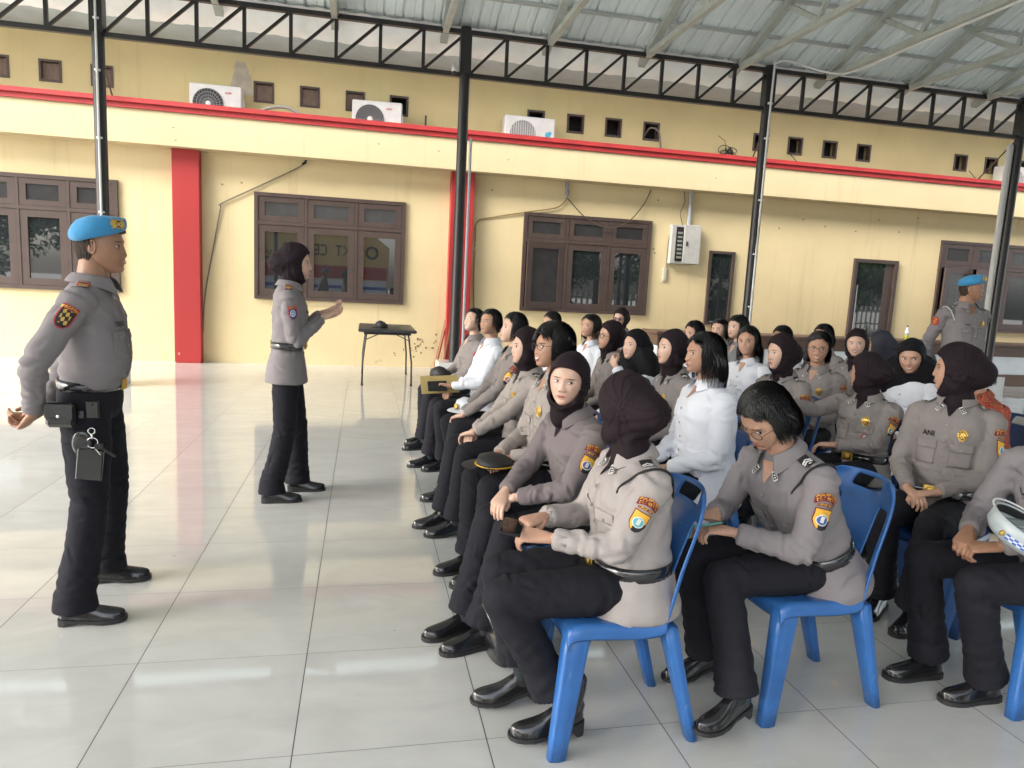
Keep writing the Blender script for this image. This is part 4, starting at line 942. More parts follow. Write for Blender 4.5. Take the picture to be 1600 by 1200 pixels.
def arc_text(u, v, s, c0, c1, v0, v1, curve, uw):
    vv = v+curve*u*u
    if not (v0 < vv < v1) or abs(u) > uw: return None
    B = GT[s]; r = int((v1-.03-vv)/(v1-v0-.06)*7+0); c = int((u+uw*.94)/(2*uw*.94)*B.shape[1])
    if 0 <= r < 7 and 0 <= c < B.shape[1] and B[r, c]: return c1
    return c0
def f_deli(seal, body=YEL, bandc=MAR):
    def fn(u, v):
        for s, a, b in (('POLRESTA', .80, .98), ('DELI SERDANG', .60, .79)):
            q = arc_text(u, v, s, bandc, YEL, a, b, .22, .95 if a > .7 else .86)
            if q: return q
        if arc_text(u, v, 'POLRESTA', bandc, bandc, .56, 1.0, .22, 1): return bandc
        q = arc_text(u, v, 'SUMATERA UTARA', bandc, YEL, .31, .45, .14, .72)
        if q: return q
        # shield
        vv = (v+.42)/.60; r = math.hypot(u*1.0, vv*1.05)
        w_ = .84 if vv > .1 else .84*math.sqrt(max(0, 1-((vv-.1)/1.08)**2))
        if abs(vv) < 1 and abs(u) < w_:
            if math.hypot(u/.58, (vv+.05)/.50) < 1:
                rr_ = math.hypot(u/.58, (vv+.05)/.50)
                if rr_ > .82: return WHT
                return seal if not (abs(u) < .16 and abs(vv) < .28) else WHT
            if vv < .0 and u > -.3: return BLK
            if abs(u) > w_-.09 or vv > .88: return MAR
            return body
        return None
    return fn
def f_propam(u, v):
    q = arc_text(u, v, 'PROPAM', MAR, YEL, .68, .93, .15, .85)
    if q: return q
    w_ = .86 if v > -.2 else .86*math.sqrt(max(0, 1-((v+.2)/.8)**2))
    if abs(u) < w_:
        if abs(u) > w_-.14 or v < -.88 or v > .62: return (.35, .02, .03)
        n_ = math.sin(u*9+v*3)*math.sin(v*8-u*4)
        return GLD if n_ > .05 and abs(v) < .6 and abs(u) < .5 else BLK
    return None
def f_shieldblue(u, v):
    w_ = .86 if v > -.1 else .86*math.sqrt(max(0, 1-((v+.1)/.9)**2))
    if abs(u) < w_:
        if v > .62: return (.45, .10, .03)
        if abs(u) > w_-.14: return (.40, .06, .05)
        r = math.hypot(u, v+.05); return WHT if .38 < r < .5 or r < .15 else (.10, .25, .45) if r < .38 else (.04, .06, .18)
    return None
def f_redround(u, v):
    r = math.hypot(u, v)
    if r > 1: return None
    return (.40, .04, .03) if r > .8 else (.62, .25, .04) if abs(u) < .55-.35*abs(v+.1) and math.sin(v*14+abs(u)*6) > -.3 else (.10, .02, .05) if v < -.45 else (.32, .03, .03)
def f_epau(u, v):
    if abs(u) > .86 or abs(v) > .9: return (.05, .03, .02)
    if abs(v-.35+abs(u)*.3) < .10 or abs(v-.05+abs(u)*.3) < .10: return WHT
    if math.hypot(u, v+.5) < .22: return WHT
    return BLK
def f_epaur(u, v):
    if abs(u) > .78 or abs(v) > .85: return (.42, .03, .03)
    if abs(v-.45) < .12 or abs(v-.05) < .12: return GLD
    if math.hypot(u, v+.5) < .25: return GLD
    return BLK
def f_collar(u, v):
    if abs(u) > .8 or abs(v) > .8: return WHT if abs(u) < .95 and abs(v) < .95 else BLK
    return WHT if math.sin(v*11)*math.cos(u*2) > .1 and abs(u) < .5 else BLK
def f_name(s, bg=None):
    B = GT[s]
    def fn(u, v):
        r = int((1-v)/2*9)-1; c = int((u+1)/2*B.shape[1])
        return BLK if 0 <= r < 7 and 0 <= c < B.shape[1] and B[r, c] else bg
    return fn
def text_decal(bv, org, nrm, up, s, h_, parent, name, wmax=None):
    cu = bpy.data.curves.new('t', 'FONT'); cu.body = s; cu.size = 1; cu.offset = .028; cu.align_x = 'CENTER'; cu.align_y = 'CENTER'; cu.resolution_u = 3
    o = bpy.data.objects.new('t', cu); col.objects.link(o); dg = bpy.context.evaluated_depsgraph_get(); e = o.evaluated_get(dg); m2 = e.to_mesh()
    P = np.array([tuple(v.co) for v in m2.vertices]); F = [tuple(q.vertices) for q in m2.polygons]; e.to_mesh_clear(); bpy.data.objects.remove(o); bpy.data.curves.remove(cu)
    nrm = np.array(nrm, float); nrm /= np.linalg.norm(nrm); h0 = bv.ray_cast(Vector(np.array(org)+nrm*.22), Vector(-nrm), .5)
    if h0[0] is None: return None
    c = np.array(h0[0]); hn = np.array(h0[1]); nrm = hn*.7+nrm*.3; nrm /= np.linalg.norm(nrm); up = np.array(up, float); up -= nrm*(up@nrm); up /= np.linalg.norm(up); rt = np.cross(up, nrm)
    k_ = h_/(P[:, 1].max()-P[:, 1].min()); V = []
    for q in P:
        x = c+rt*q[0]*k_+up*q[1]*k_; h = bv.ray_cast(Vector(x+nrm*.05), Vector(-nrm), .1); V.append((np.array(h[0]) if h[0] is not None else x)+nrm*.0042)
    return mk(name, V, F, M_blk, parent)
def f_badge(u, v):
    r = math.hypot(u, v)
    return None if r > 1 else GLD

def band(bv, c, ax, hh, off, n_=48, rmax=.4):
    ax = np.array(ax, float); ax /= np.linalg.norm(ax); a = np.cross(ax, (0, 1, .01)); a /= np.linalg.norm(a); b = np.cross(ax, a); c = np.array(c, float); V = []; last = .12
    for i in range(n_):
        t = 2*math.pi*i/n_; d = a*math.cos(t)+b*math.sin(t); rs = []
        for k in (-.8, 0, .8):
            h = bv.ray_cast(Vector(c+ax*hh*k+d*rmax), Vector(-d), rmax); rs.append(rmax-h[3] if h[0] is not None else last)
        last = max(rs)
        for k, o in ((-1, off*.2), (-1, off), (1, off), (1, off*.2)): V.append(c+ax*hh*k+d*(last+o))
    # smooth the radii
    V = np.array(V).reshape(n_, 4, 3)
    for _ in range(4): V = .5*V+.25*np.roll(V, 1, 0)+.25*np.roll(V, -1, 0)
    V = V.reshape(-1, 3); F = []
    for i in range(n_):
        for j in range(4): F.append((i*4+j, i*4+(j+1) % 4, ((i+1) % n_)*4+(j+1) % 4, ((i+1) % n_)*4+j))
    return V, F

def creases(V, N, spots, n_, seed, depth=.004):
    r = np.random.RandomState(seed); d = np.zeros(len(V)); wsum = sum(s[4] for s in spots)
    for q in range(n_):
        t = r.rand()*wsum
        for c, ax, rad, spread, w_ in spots:
            t -= w_
            if t <= 0: break
        p = c+r.randn(3)*rad*.55; i = ((V-p)**2).sum(1).argmin(); p = V[i]; nn = N[i]
        e = np.cross(ax, nn); L = np.linalg.norm(e)
        if L < .2: continue
        e = e/L; a = r.randn()*spread; e = e*math.cos(a)+np.cross(nn, e)*math.sin(a); f = np.cross(nn, e); ln = r.uniform(.018, .055); wd = r.uniform(.006, .013)
        D = V-p; near = np.abs(D@nn) < .05; x = D@e; y = D@f-r.uniform(-6, 6)*x*x; g_ = np.exp(-(x/ln)**2-(y/wd)**2)-.55*np.exp(-(x/ln)**2-((y-1.7*wd)/(1.2*wd))**2); d -= near*g_*depth*r.uniform(.5, 1.25)
    return np.clip(d, -.011, .009)

def ik(S, W, a, b, pole):
    S, W = np.array(S, float), np.array(W, float); d = W-S; L = np.linalg.norm(d); mxl = (a+b)*.995
    if L > mxl: W = S+d/L*mxl; L = mxl; d = W-S
    t = d/L; x = (a*a-b*b+L*L)/(2*L); h = math.sqrt(max(a*a-x*x, 0)); pl = np.array(pole, float); pl -= t*(pl@t); pl /= np.linalg.norm(pl)+1e-9
    return S+t*x+pl*h, W
ANCH = {}
NPERS = 0
def person(label, hip, yaw, sit=True, k=1.0, lean=3, side=0, girth=1.0, skn='m', shirt='beige', pants='pants', head=(0, 0), roll=0, hw='hijab', expr=0, arms=None, hi=False, tune=None,
           glasses=None, patch=None, pk=TEAL, badge=False, nametag=None, belt=None, epau=None, shoes='flat', feet=None, legs=None, cord=False, collar='shirt', untuck=True, pockets=True, group=None, hair2=None, standz=0, hijm=None, sleeve=None, pside=None, neckv=True, turn=0):
    """local frame: +X forward, +Y left. hip=(x,y) world, yaw deg. head=(yaw,pitch) in the WORLD yaw deg / pitch deg down positive"""
    global NPERS
    NPERS += 1; seed = NPERS*7+1; rs = np.random.RandomState(seed); vox = .0072 if hi else .0120
    root_loc = (hip[0], hip[1], standz)
    wrp = lambda d: (d+180) % 360-180
    th = R(lean); u = np.array((math.sin(th), math.sin(R(side)), math.cos(th))); u /= np.linalg.norm(u)
    if sit: pel = np.array((0, 0, .535)); 
    else: pel = np.array((0, 0, .93*k))
    tr = R(turn); fwd = np.array((math.cos(th)*math.cos(tr), math.sin(tr), -math.sin(th))); fwd -= u*(fwd@u); fwd /= np.linalg.norm(fwd); lat = np.cross(u, fwd)
    TP = lambda t, f=0., l=0.: pel+u*t*k+fwd*f+lat*l
    chestf = .012
    nb = TP(.50, chestf*.3)
    # head
    if sit and not roll: roll = rs.uniform(-6, 6)
    hy, hp = R(wrp(head[0]-yaw)), R(head[1])
    neckd = u*.6+np.array((0, 0, .55))+fwd*.12+np.array((math.cos(hy)*math.sin(hp), math.sin(hy)*math.sin(hp), 0))*.35; neckd /= np.linalg.norm(neckd)
    hs_ = (.97 if sit or shirt != 'x' else 1.0)
    if not sit: hs_ = 1.0
    hc = nb+neckd*.155+np.array((math.cos(hy), math.sin(hy), 0))*.020
    MH = Matrix.Translation(Vector(hc))@Matrix.Rotation(hy, 4, 'Z')@Matrix.Rotation(hp, 4, 'Y')@Matrix.Rotation(R(roll), 4, 'X')@Matrix.Scale(hs_, 4)
    MH = MH@Matrix.Diagonal((1+.03*rs.randn(), 1+.035*rs.randn(), 1+.03*rs.randn(), 1)); MHn = np.array(MH); tf = lambda P: (np.asarray(P)@MHn[:3, :3].T)+MHn[:3, 3]
    shw = .165*(1+.35*(girth-1)) if sit else .168*(1+.5*(girth-1))
    male = hw == 'beret'
    if male: shw *= 1.14
    SL_, SR = TP(.435, 0, shw), TP(.435, 0, -shw)
    A1, A2 = .275*k, .245*k
    if not sit: A1, A2 = .30*k, .26*k
    arms = arms or {}
    if sit:
        dL = dict(w=(.27, .06, .615), d=(.55, -.75, -.25), n=(-.1, .1, -1), c=.45, pole=(-.45, .55, -.7)); dR = dict(w=(.29, -.06, .625), d=(.55, .75, -.2), n=(-.1, -.1, -1), c=.5, pole=(-.45, -.55, -.7))
    else:
        dL = dict(w=(.02, .27, .80), d=(0, 0, -1), n=(0, -1, 0), c=.4, pole=(-1, .3, 0)); dR = dict(w=(.02, -.27, .80), d=(0, 0, -1), n=(0, 1, 0), c=.4, pole=(-1, -.3, 0))
    dL = {**dL, **arms.get('L', {})}; dR = {**dR, **arms.get('R', {})}
    EL, WL = ik(SL_, dL['w'], A1, A2, dL['pole']); ER, WR = ik(SR, dR['w'], A1, A2, dR['pole'])
    # legs
    if sit and not legs:
        j_ = rs.uniform(-1, 1, 6); legs = dict(KL=(.43+.02*j_[0], .10+.03*j_[1], .525), KR=(.43+.02*j_[2], -.10+.03*j_[3], .525), AL=(.42+.09*j_[4], .10+.03*j_[1], .10), AR=(.42+.09*j_[5], -.10+.03*j_[3], .10))
    legs = legs or {}
    hipL, hipR = pel+np.array((.0, .085, -.005)), pel+np.array((.0, -.085, -.005))
    if sit:
        KL, KR = np.array(legs.get('KL', (.43, .115, .525))), np.array(legs.get('KR', (.43, -.115, .525))); AL, AR = np.array(legs.get('AL', (.42, .11, .10))), np.array(legs.get('AR', (.42, -.11, .10)))
    else:
        KL, KR = np.array(legs.get('KL', (.03, .10, .49*k))), np.array(legs.get('KR', (.03, -.10, .49*k))); AL, AR = np.array(legs.get('AL', (-.01, .12, .09))), np.array(legs.get('AR', (-.01, -.12, .09)))
    ft = feet or {}
    # ---------- body (skin)
    hd = head_get(hi, expr); g_ = G(); g_.add(tf(hd[0]), hd[1], 0); fmats = list(hd[2])
    nkr = .052 if not male else .062
    gb = G(); gb.tube([TP(.40), nb-u*.01, nb+neckd*.05, nb+neckd*.12, hc-np.array((0, 0, .02))], [.06, nkr*1.12, nkr, nkr*.97, .045], 16)
    gb.tube([TP(.05), TP(.2), TP(.36), TP(.46)], [(.10, .08), (.09, .07), (.11, .075), (.09, .05)], 14, hint=(1, 0, 0) if not sit else tuple(fwd))
    for S_, E_, W_ in ((SL_, EL, WL), (SR, ER, WR)):
        gb.tube([S_, (S_+E_)/2, E_], [.040, .036, .032], 10); gb.tube([E_, (E_+W_)/2, W_], [.034, .030, .0215], 10)
    for h_, K_, A_ in ((hipL, KL, AL), (hipR, KR, AR)): gb.tube([h_, K_], [.06, .045], 10); gb.tube([K_, A_], [.045, .032], 10)
    V, F = remesh(gb, .014 if not hi else .010, 3); g_.add(V, F, 0); fmats += [0]*len(F)
    hands = []
    for W_, E_, dd, sg in ((WR, ER, dR, 1), (WL, EL, dL, -1)):
        hv, hf = hand_get(dd['c'], hi); X = np.array(dd['d'], float); X /= np.linalg.norm(X); fa = (W_-E_)/np.linalg.norm(W_-E_)
        Z = -np.array(dd['n'], float); Z -= X*(Z@X); Z /= np.linalg.norm(Z); Y = np.cross(Z, X)*1.0
        B = np.array([X, Y*sg, Z]).T; s_ = 1.0 if male else .93
        if not sit and not male: s_ = .95
        P = (hv*s_)@B.T+W_+fa*.006; g_.add(P, hf if sg > 0 else [f[::-1] for f in hf], 0); fmats += [0]*len(hf); hands.append((W_, B))
    sk = skin(skn); o = mk('person', g_.V, g_.F, [sk, M_lip, M_eyew, M_iris, M_brow, M_teeth, M_lipd], None, fmats, True); o.location = root_loc; o.rotation_euler = (0, 0, R(yaw))
    tag(o, label, 'person', group or 'people in the seated audience' if sit else None)
    # ---------- shirt
    gs = G(); ge = girth; cm = CL[shirt]; longtop = untuck
    if sit:
        secs = [(-.085, .192*ge, .156*ge, .02), (-.03, .190*ge, .150*ge, .02), (.06, .168*ge, .130*ge, .012), (.16, .150*ge, .118*ge, .008), (.26, .156*ge, .120*ge, .012), (.35, .165*ge, .122*ge, .014), (.42, .160*ge, .105*ge, .006), (.465, .130, .082, 0), (.50, .080, .066, .0), (.525, .060, .056, .0)]
    elif male:
        secs = [(.055, .165*ge, .118*ge, .005), (.10, .168*ge, .128*ge, .012), (.18, .170*ge, .136*ge, .018), (.28, .178*ge, .130*ge, .008), (.36, .186*ge, .126*ge, .0), (.425, .180*ge, .108*ge, -.006), (.47, .145, .085, -.006), (.505, .088, .072, 0), (.53, .066, .062, .0)]
    else:
        secs = [(-.13, .192*ge, .150*ge, .0), (-.06, .186*ge, .140*ge, -.002), (.03, .165*ge, .122*ge, .0), (.12, .150*ge, .110*ge, .004), (.20, .152*ge, .112*ge, .008), (.30, .166*ge, .124*ge, .016), (.37, .170*ge, .116*ge, .012), (.43, .158*ge, .100*ge, .0), (.47, .128, .080, -.004), (.50, .080, .066, .0), (.525, .060, .056, .0)]
    P = [TP(t, f) for t, a, b, f in secs]; V = []; n_ = 36
    Q = []
    for (t, a, b, f), c in zip(secs, P):
        for j in range(n_):
            q = 2*math.pi*j/n_; cc, ss = math.cos(q), math.sin(q); sq = .85
            Q.append(c+fwd*b*math.copysign(abs(cc)**sq, cc)*(1.0 if cc > 0 else .95)+lat*a*math.copysign(abs(ss)**sq, ss))
    nsec = len(secs); F = [(i*n_+j, i*n_+(j+1) % n_, (i+1)*n_+(j+1) % n_, (i+1)*n_+j) for i in range(nsec-1) for j in range(n_)]; F += [tuple(range(n_))[::-1], tuple(range((nsec-1)*n_, nsec*n_))]
    gs.add(Q, F)
    ag = .9+.25*(ge-1)*2 if ge > 1 else .92
    if male: ag = 1.03
    for S_, E_, W_ in ((SL_, EL, WL), (SR, ER, WR)):
        gs.ell(S_*.93+TP(.435)*.07-u*.012, (.064*ag+.004, .064*ag+.004, .060*ag), 0, None, 16, 10)
        fa = (W_-E_); fa /= np.linalg.norm(fa); Wc = W_-fa*.012
        if sleeve == 'roll': Wc = E_+fa*.06
        gs.tube([S_, S_*.6+E_*.4, E_*.9+S_*.1, E_, E_*.85+W_*.15, E_*.45+W_*.55, Wc-fa*.03, Wc-fa*.005], [.062*ag+.002, .059*ag, .054*ag, .053*ag, .052*ag, .045*ag, .040*ag, .0385*ag], 16, cap=.25)
        gs.tube([Wc-fa*.055, Wc-fa*.003], [.0425*ag, .0405*ag], 16, cap=.15)
    V, F = remesh(gs, vox, 5 if not hi else 6)
    N = vnormals(V, F); d = .0022*sn(V, 14, seed)+.0014*sn(V, 30, seed+1)
    for S_, E_, W_ in ((SL_, EL, WL), (SR, ER, WR)):
        fa = (W_-E_)/np.linalg.norm(W_-E_); ua = (E_-S_)/np.linalg.norm(E_-S_); bi = ua-fa; bi /= np.linalg.norm(bi)+1e-6
        for c, ax, rad, am in ((E_, ua+fa, .075, .0052), (S_-u*.05, ua, .075, .0040), (W_-fa*.05, fa, .05, .0018), ((E_+W_)/2, fa+lat*.7+u*.5, .09, .0022), ((E_+S_)/2, ua+fwd*.8, .10, .0026)):
            ax = ax/np.linalg.norm(ax); w_ = np.exp(-(((V-c)**2).sum(1))/rad**2); s_ = (V-c)@ax
            d += am*w_*(np.abs(np.sin(s_*75+3.4*sn(V-c, 7, seed+5)+seed))-.5)*1.5*(.6+.5*sn(V, 9, seed+8))
    tw = (V-pel)@u/k; wst = .13 if sit else .10
    w_ = np.exp(-((tw-wst)/.07)**2); d += .0060*w_*(np.abs(np.sin(tw*42+3.0*sn(V, 6, seed+9)))-.5)*1.5; w2 = np.exp(-((tw-.30)/.10)**2); d += .0032*w2*np.sin((V@lat)*38+(tw)*46+2*sn(V, 7, seed+4))
    sp = []
    for S_, E_, W_ in ((SL_, EL, WL), (SR, ER, WR)):
        fa = (W_-E_)/np.linalg.norm(W_-E_); ua = (E_-S_)/np.linalg.norm(E_-S_); sp += [(E_, ua+fa, .06, .5, 2.2), ((E_+W_)/2, fa, .07, .7, 1.4), (S_*.75+E_*.25, ua, .07, .7, 1.4), (S_*.9+pel*.1, lat*.7+u, .05, .6, 1.2)]
    sp += [(TP(.12, .06), u, .10, .35, 2.4), (TP(.12, -.06), u, .10, .35, 2.0), (TP(.3, .08), u*.6+lat, .10, .8, 1.6), (TP(.0, .0), u, .13, .8, 1.6), (TP(.3, -.08), u*.6+lat, .10, .8, 1.2)]
    d = d*.8+creases(V, N, sp, 150 if hi else 60, seed+20, .0048 if hi else .0055)
    if shirt == 'white': d *= 1.25
    if (belt and longtop) or (not sit and male): d -= .006*np.exp(-((tw-(.085 if sit else .075))/.028)**2)
    V = V+N*d[:, None]
    if sit and longtop:   # hem flares over the lap and seat
        lo = np.clip((-.00-tw)/.05, 0, 1); V = V+N*(lo*.012)[:, None]
    sh = mk('shirt', V, F, cm, o, None, True); bv = BVHTree.FromPolygons([tuple(v) for v in V], F)
    # collar: folded leaf with points
    cmat = cm
    cr = .060 if not male else .070; n2 = 26; Vc = []; cb = nb+neckd*.012; ax = u*.75+neckd*.25; ax /= np.linalg.norm(ax)
    for i in range(n2+1):
        a = math.pi+(-1+2*i/n2)*R(152); e = abs(-1+2*i/n2); dr = -(fwd*math.cos(a-math.pi)+0) ; dr = fwd*math.cos(a)+lat*math.sin(a)
        front = e**3
        for rr_, zz in ((cr*.97, .000), (cr*.98, .024-.014*front), (cr*1.10, .028-.016*front), (cr*1.34+.006*front, .004-.020*front), (cr*1.52+.012*front, -.014-.045*front)):
            Vc.append(cb+dr*rr_+ax*zz+fwd*(.010*front))
    Fc = [(i*5+j, i*5+j+1, (i+1)*5+j+1, (i+1)*5+j) for i in range(n2) for j in range(4)]
    if hw != 'hijabl': Vc, Fc = evalmods(Vc, Fc, [('SOLIDIFY', dict(thickness=.003, offset=0)), ('SUBSURF', dict(levels=1))]); mk('collar', Vc, Fc, cmat, o, None, True)
    hij = hw.startswith('hijab'); up_ = u
    if neckv and hw != 'hijabl':
        tri = lambda p_, q_: (0, 0, 0) if (p_*p_ < ((q_+1)/2)**1.3) else None
        decal(bv, TP(.455, .1), fwd+u*.25, u, .066, .085, o, 'neckline', None, (M_hij if hij else sk), .0035, 10, 12, 0, lambda t_: .06+.94*t_**.8)
    if pockets or shirt == 'white':
        decal(bv, TP(.22, .12), fwd, u, .030, .40, o, 'placket', None, cm, .0022, 2, 30)
        for t in (.38, .31, .24, .17, .11): decal(bv, TP(t, .12), fwd, u, .011, .011, o, 'button', f_badge if False else None, mat('shirt_button', (.30, .27, .24) if shirt != 'white' else (.6, .6, .6), .3), .0042, 3, 3, .002)
    if pockets and shirt != 'white' and shirt not in ('batik', 'stripe'):
        for s in (1, -1):
            decal(bv, TP(.285, .10, s*.078), fwd, u, .105, .042, o, 'pocket_flap', None, cm, .0035, 12, 6, .0022)
            decal(bv, TP(.235, .10, s*.078), fwd, u, .098, .085, o, 'pocket', None, cm, .0018, 10, 8, .0010)
            decal(bv, TP(.277, .12, s*.078), fwd, u, .010, .010, o, 'button', None, MC['shirt_button'], .007, 3, 3, .0015)
    if shirt not in ('white', 'batik', 'stripe'):
        for W_, E_ in ((WL, EL), (WR, ER)):
            fa = (W_-E_)/np.linalg.norm(W_-E_); Vb, Fb = band(bv, W_-fa*.042, fa, .0015, .0022, 20, .09)
    nd = (30, 40) if hi else (16, 22)
    ps = [pside] if pside else [1, -1]
    if patch:
        for s in ps:
            S_, E_ = (SL_, EL) if s > 0 else (SR, ER); ua = (E_-S_)/np.linalg.norm(E_-S_); out = lat*s; out = out-ua*(out@ua); out = out/np.linalg.norm(out)+fwd*.25
            if patch == 'deli': decal(bv, S_+(E_-S_)*.40, out, -ua, .080*k, .132*k, o, 'arm_patch', f_deli(pk), None, .0035, *((46, 72) if hi else (18, 30)))
            elif patch == 'propam': decal(bv, S_+(E_-S_)*.33, out, -ua, .075, .10, o, 'arm_patch', f_propam, None, .0035, 44, 46)
            elif patch == 'blue': decal(bv, S_+(E_-S_)*.33, out, -ua, .070, .085, o, 'arm_patch', f_shieldblue, None, .0035, 34, 40)
            elif patch == 'red': decal(bv, S_+(E_-S_)*.33, out, -ua, .075, .085, o, 'arm_patch', f_redround, None, .0035, 20, 20)
    if badge:
        decal(bv, TP(.345, .12, .075), fwd, u, .046, .062, o, 'chest_badge', lambda a, b: None if (a*a+b*b) > .85+.15*math.sin(9*math.atan2(b, a)) else ((.16, .09, .015) if abs(math.hypot(a, b)-.62) < .07 or (math.sin(a*13)*math.sin(b*11) > .35) else (.72, .46, .12)), vcol_mat('badge_gold', .3, .8), .007, 22, 26)
        if badge == 2: decal(bv, TP(.235, .12, .085), fwd, u, .040, .040, o, 'pocket_badge', lambda a, b: None if math.hypot(a, b) > 1 else ((.25, .08, .05) if math.hypot(a, b) > .6 else WHT if math.hypot(a, b) > .35 else (.2, .05, .05)), None, .006, 14, 14)
    if nametag: text_decal(bv, TP(.335, .12, -.072), fwd, u, nametag, {'ANI': .027, 'URUL': .030, 'TEBER': .020}.get(nametag, .013), o, 'name_tape')
    if epau:
        for s in (1, -1):
            c = TP(.47, -.002, s*(shw*.70)); decal(bv, c+u*.02, u*1.0+lat*s*.35+fwd*.1, lat*-s, .050, .085, o, 'epaulet', None, cm, .004, 6, 8, .003)
            decal(bv, c+u*.02+fwd*.004, u*1.0+lat*s*.35+fwd*.1, lat*-s, .046, .056, o, 'rank_slide', f_epaur if epau == 'red' else f_epau, None, .0095, 18, 22)
        for s in (1, -1):
            decal(bv, TP(.455, .10, s*.052), fwd+u*.5+lat*s*.3, u*.9+lat*-s*.5, .020, .040, o, 'collar_insignia', f_collar, None, .014, 10, 16)
    if cord:
        s = cord if cord in (1, -1) else 1
        S_, E_ = (SL_, EL) if s > 0 else (SR, ER); ua = (E_-S_)/np.linalg.norm(E_-S_); axn = lat*s*.9+ua*.35-u*.1; axn /= np.linalg.norm(axn); c0 = S_*.86+E_*.06+TP(.40)*.08-lat*s*.012
        a_ = np.cross(axn, fwd); a_ /= np.linalg.norm(a_); b_ = np.cross(axn, a_); rs = []
        for q in range(40):
            d_ = a_*math.cos(q*math.pi/20)+b_*math.sin(q*math.pi/20); h = bv.ray_cast(Vector(c0+d_*.17), Vector(-d_), .17); rs.append(.17-h[3] if h[0] is not None else (rs[-1] if rs else .07))
        rs = np.array(rs); rs = np.minimum(rs, .105)
        for _ in range(3): rs = .5*rs+.25*np.roll(rs, 1)+.25*np.roll(rs, -1)
        P2 = [c0+(a_*math.cos(q*math.pi/20)+b_*math.sin(q*math.pi/20))*(rs[q % 40]+.006) for q in range(41)]
        gg = G(); gg.tube(P2, [.0042]*len(P2), 8); gg.obj('shoulder_cord', M_blk if cord != 2 else M_epw, o, True)
    bt_ = .085 if sit else (.075 if male else .115)
    if belt:
        if sit or not male:
            Vb, Fb = band(bv, TP(bt_), u, .024, .006); bo = mk('belt', Vb, Fb, M_beltm, o, None, True)
        else:
            pass
    # ---------- trousers
    gp = G(); fl = 1.0*(.9+.2*(ge-.5)) if ge != 1 else 1.0
    if sit:
        gp.ell(pel+np.array((-.0, 0, -.018)), (.128*ge, .166*ge, .080), 0, None, 24, 14)
        for h_, K_, A_ in ((hipL, KL, AL), (hipR, KR, AR)):
            gp.tube([h_, h_*.6+K_*.4, h_*.15+K_*.85, K_], [(.082*fl, .075*fl), (.090*fl, .084*fl), (.076, .074), (.070, .068)], 18); gp.ell(K_+np.array((-.004, 0, -.004)), (.072, .070, .070), 0, None, 16, 10)
            dk = (A_-K_)/np.linalg.norm(A_-K_); E2 = A_+dk*(ft.get('cuff', -.005)); gp.tube([K_, K_*.7+A_*.3, K_*.4+A_*.6, E2-dk*.05, E2], [(.066, .066), (.070, .070), (.066, .068), (.073, .078), (.078, .084)], 18, cap=.08)
    else:
        gp.ell(pel+np.array((0, 0, .01)), (.125*ge, .172*ge, .13) if male else (.100*ge, .140*ge, .11), 0, None, 24, 14)
        if male: gp.tube([TP(-.02), TP(.03), TP(.095)], [(.170*ge, .122*ge), (.166*ge, .120*ge), (.166*ge, .122*ge)], 28, hint=tuple(fwd), cap=.1)
        for h_, K_, A_ in ((hipL, KL, AL), (hipR, KR, AR)):
            E2 = A_+np.array((0, 0, -.035)); gp.tube([h_, h_*.6+K_*.4, K_, K_*.5+A_*.5, E2+np.array((0, 0, .08)), E2], [(.092, .100) if male else (.070, .085), (.090, .094) if male else (.082, .088), (.073, .076), (.070, .075), (.073, .082), (.078, .092)], 20, hint=(1, 0, 0), cap=.06)
    V, F = remesh(gp, vox*1.05, 5); N = vnormals(V, F); d = .0030*sn(V, 12, seed+2)+.0016*sn(V, 30, seed+3)
    for K_, A_, h_ in ((KL, AL, hipL), (KR, AR, hipR)):
        dk = (A_-K_)/np.linalg.norm(A_-K_)
        for c, ax, rad, am in ((K_-dk*0+(h_-K_)*.12, np.array((.6, 0, -.8)) if sit else dk, .10, .0050), (A_-dk*.10, dk, .08, .0062), (K_*.5+A_*.5, dk, .12, .0028), (h_*.8+K_*.2, (K_-h_)/np.linalg.norm(K_-h_), .11, .0050)):
            w_ = np.exp(-(((V-c)**2).sum(1))/rad**2); d += am*w_*np.sin(((V-c)@ax)*115+2.8*sn(V-c, 9, seed+6)+seed)
    sp = []
    for K_, A_, h_ in ((KL, AL, hipL), (KR, AR, hipR)):
        dk = (A_-K_)/np.linalg.norm(A_-K_); th_ = (K_-h_)/np.linalg.norm(K_-h_); sp += [(K_-np.array((.04, 0, .03))*(1 if sit else 0), dk+th_, .07, .5, 2), (h_*.7+K_*.3, th_, .08, .6, 1.5), (A_-dk*.06, dk, .06, .5, 1.6), ((A_+K_)/2, dk*.3+lat, .1, .5, 1.2)]
    d = d*.7+creases(V, N, sp, 90 if hi else 40, seed+21, .0050)
    V = V+N*d[:, None]; tr_ = mk('trousers', V, F, CL[pants], o, None, True); bvp = BVHTree.FromPolygons([tuple(v) for v in V], F)
    if belt and not sit and male:
        Vb, Fb = band(bvp, TP(.07), u, .021, .006); bo = mk('belt', Vb, Fb, M_beltm, o, None, True)
    if belt:
        bb = BVHTree.FromPolygons([tuple(v) for v in Vb], Fb)
        h = bb.ray_cast(Vector(TP(bt_ if (sit or not male) else .07)+fwd*.4), Vector(-fwd))
        if h[0] is not None:
            c = np.array(h[0]); gg = G(); B = np.array([fwd, lat, u]).T; gg.box(c+fwd*.004, (.010, .072, .050), 0, B, .004); gg.ell(c+fwd*.010, (.006, .022, .018), 0, B, 14, 8); gg.obj('buckle', M_gold, bo, True)
    # ---------- socks and shoes
    gg = G()
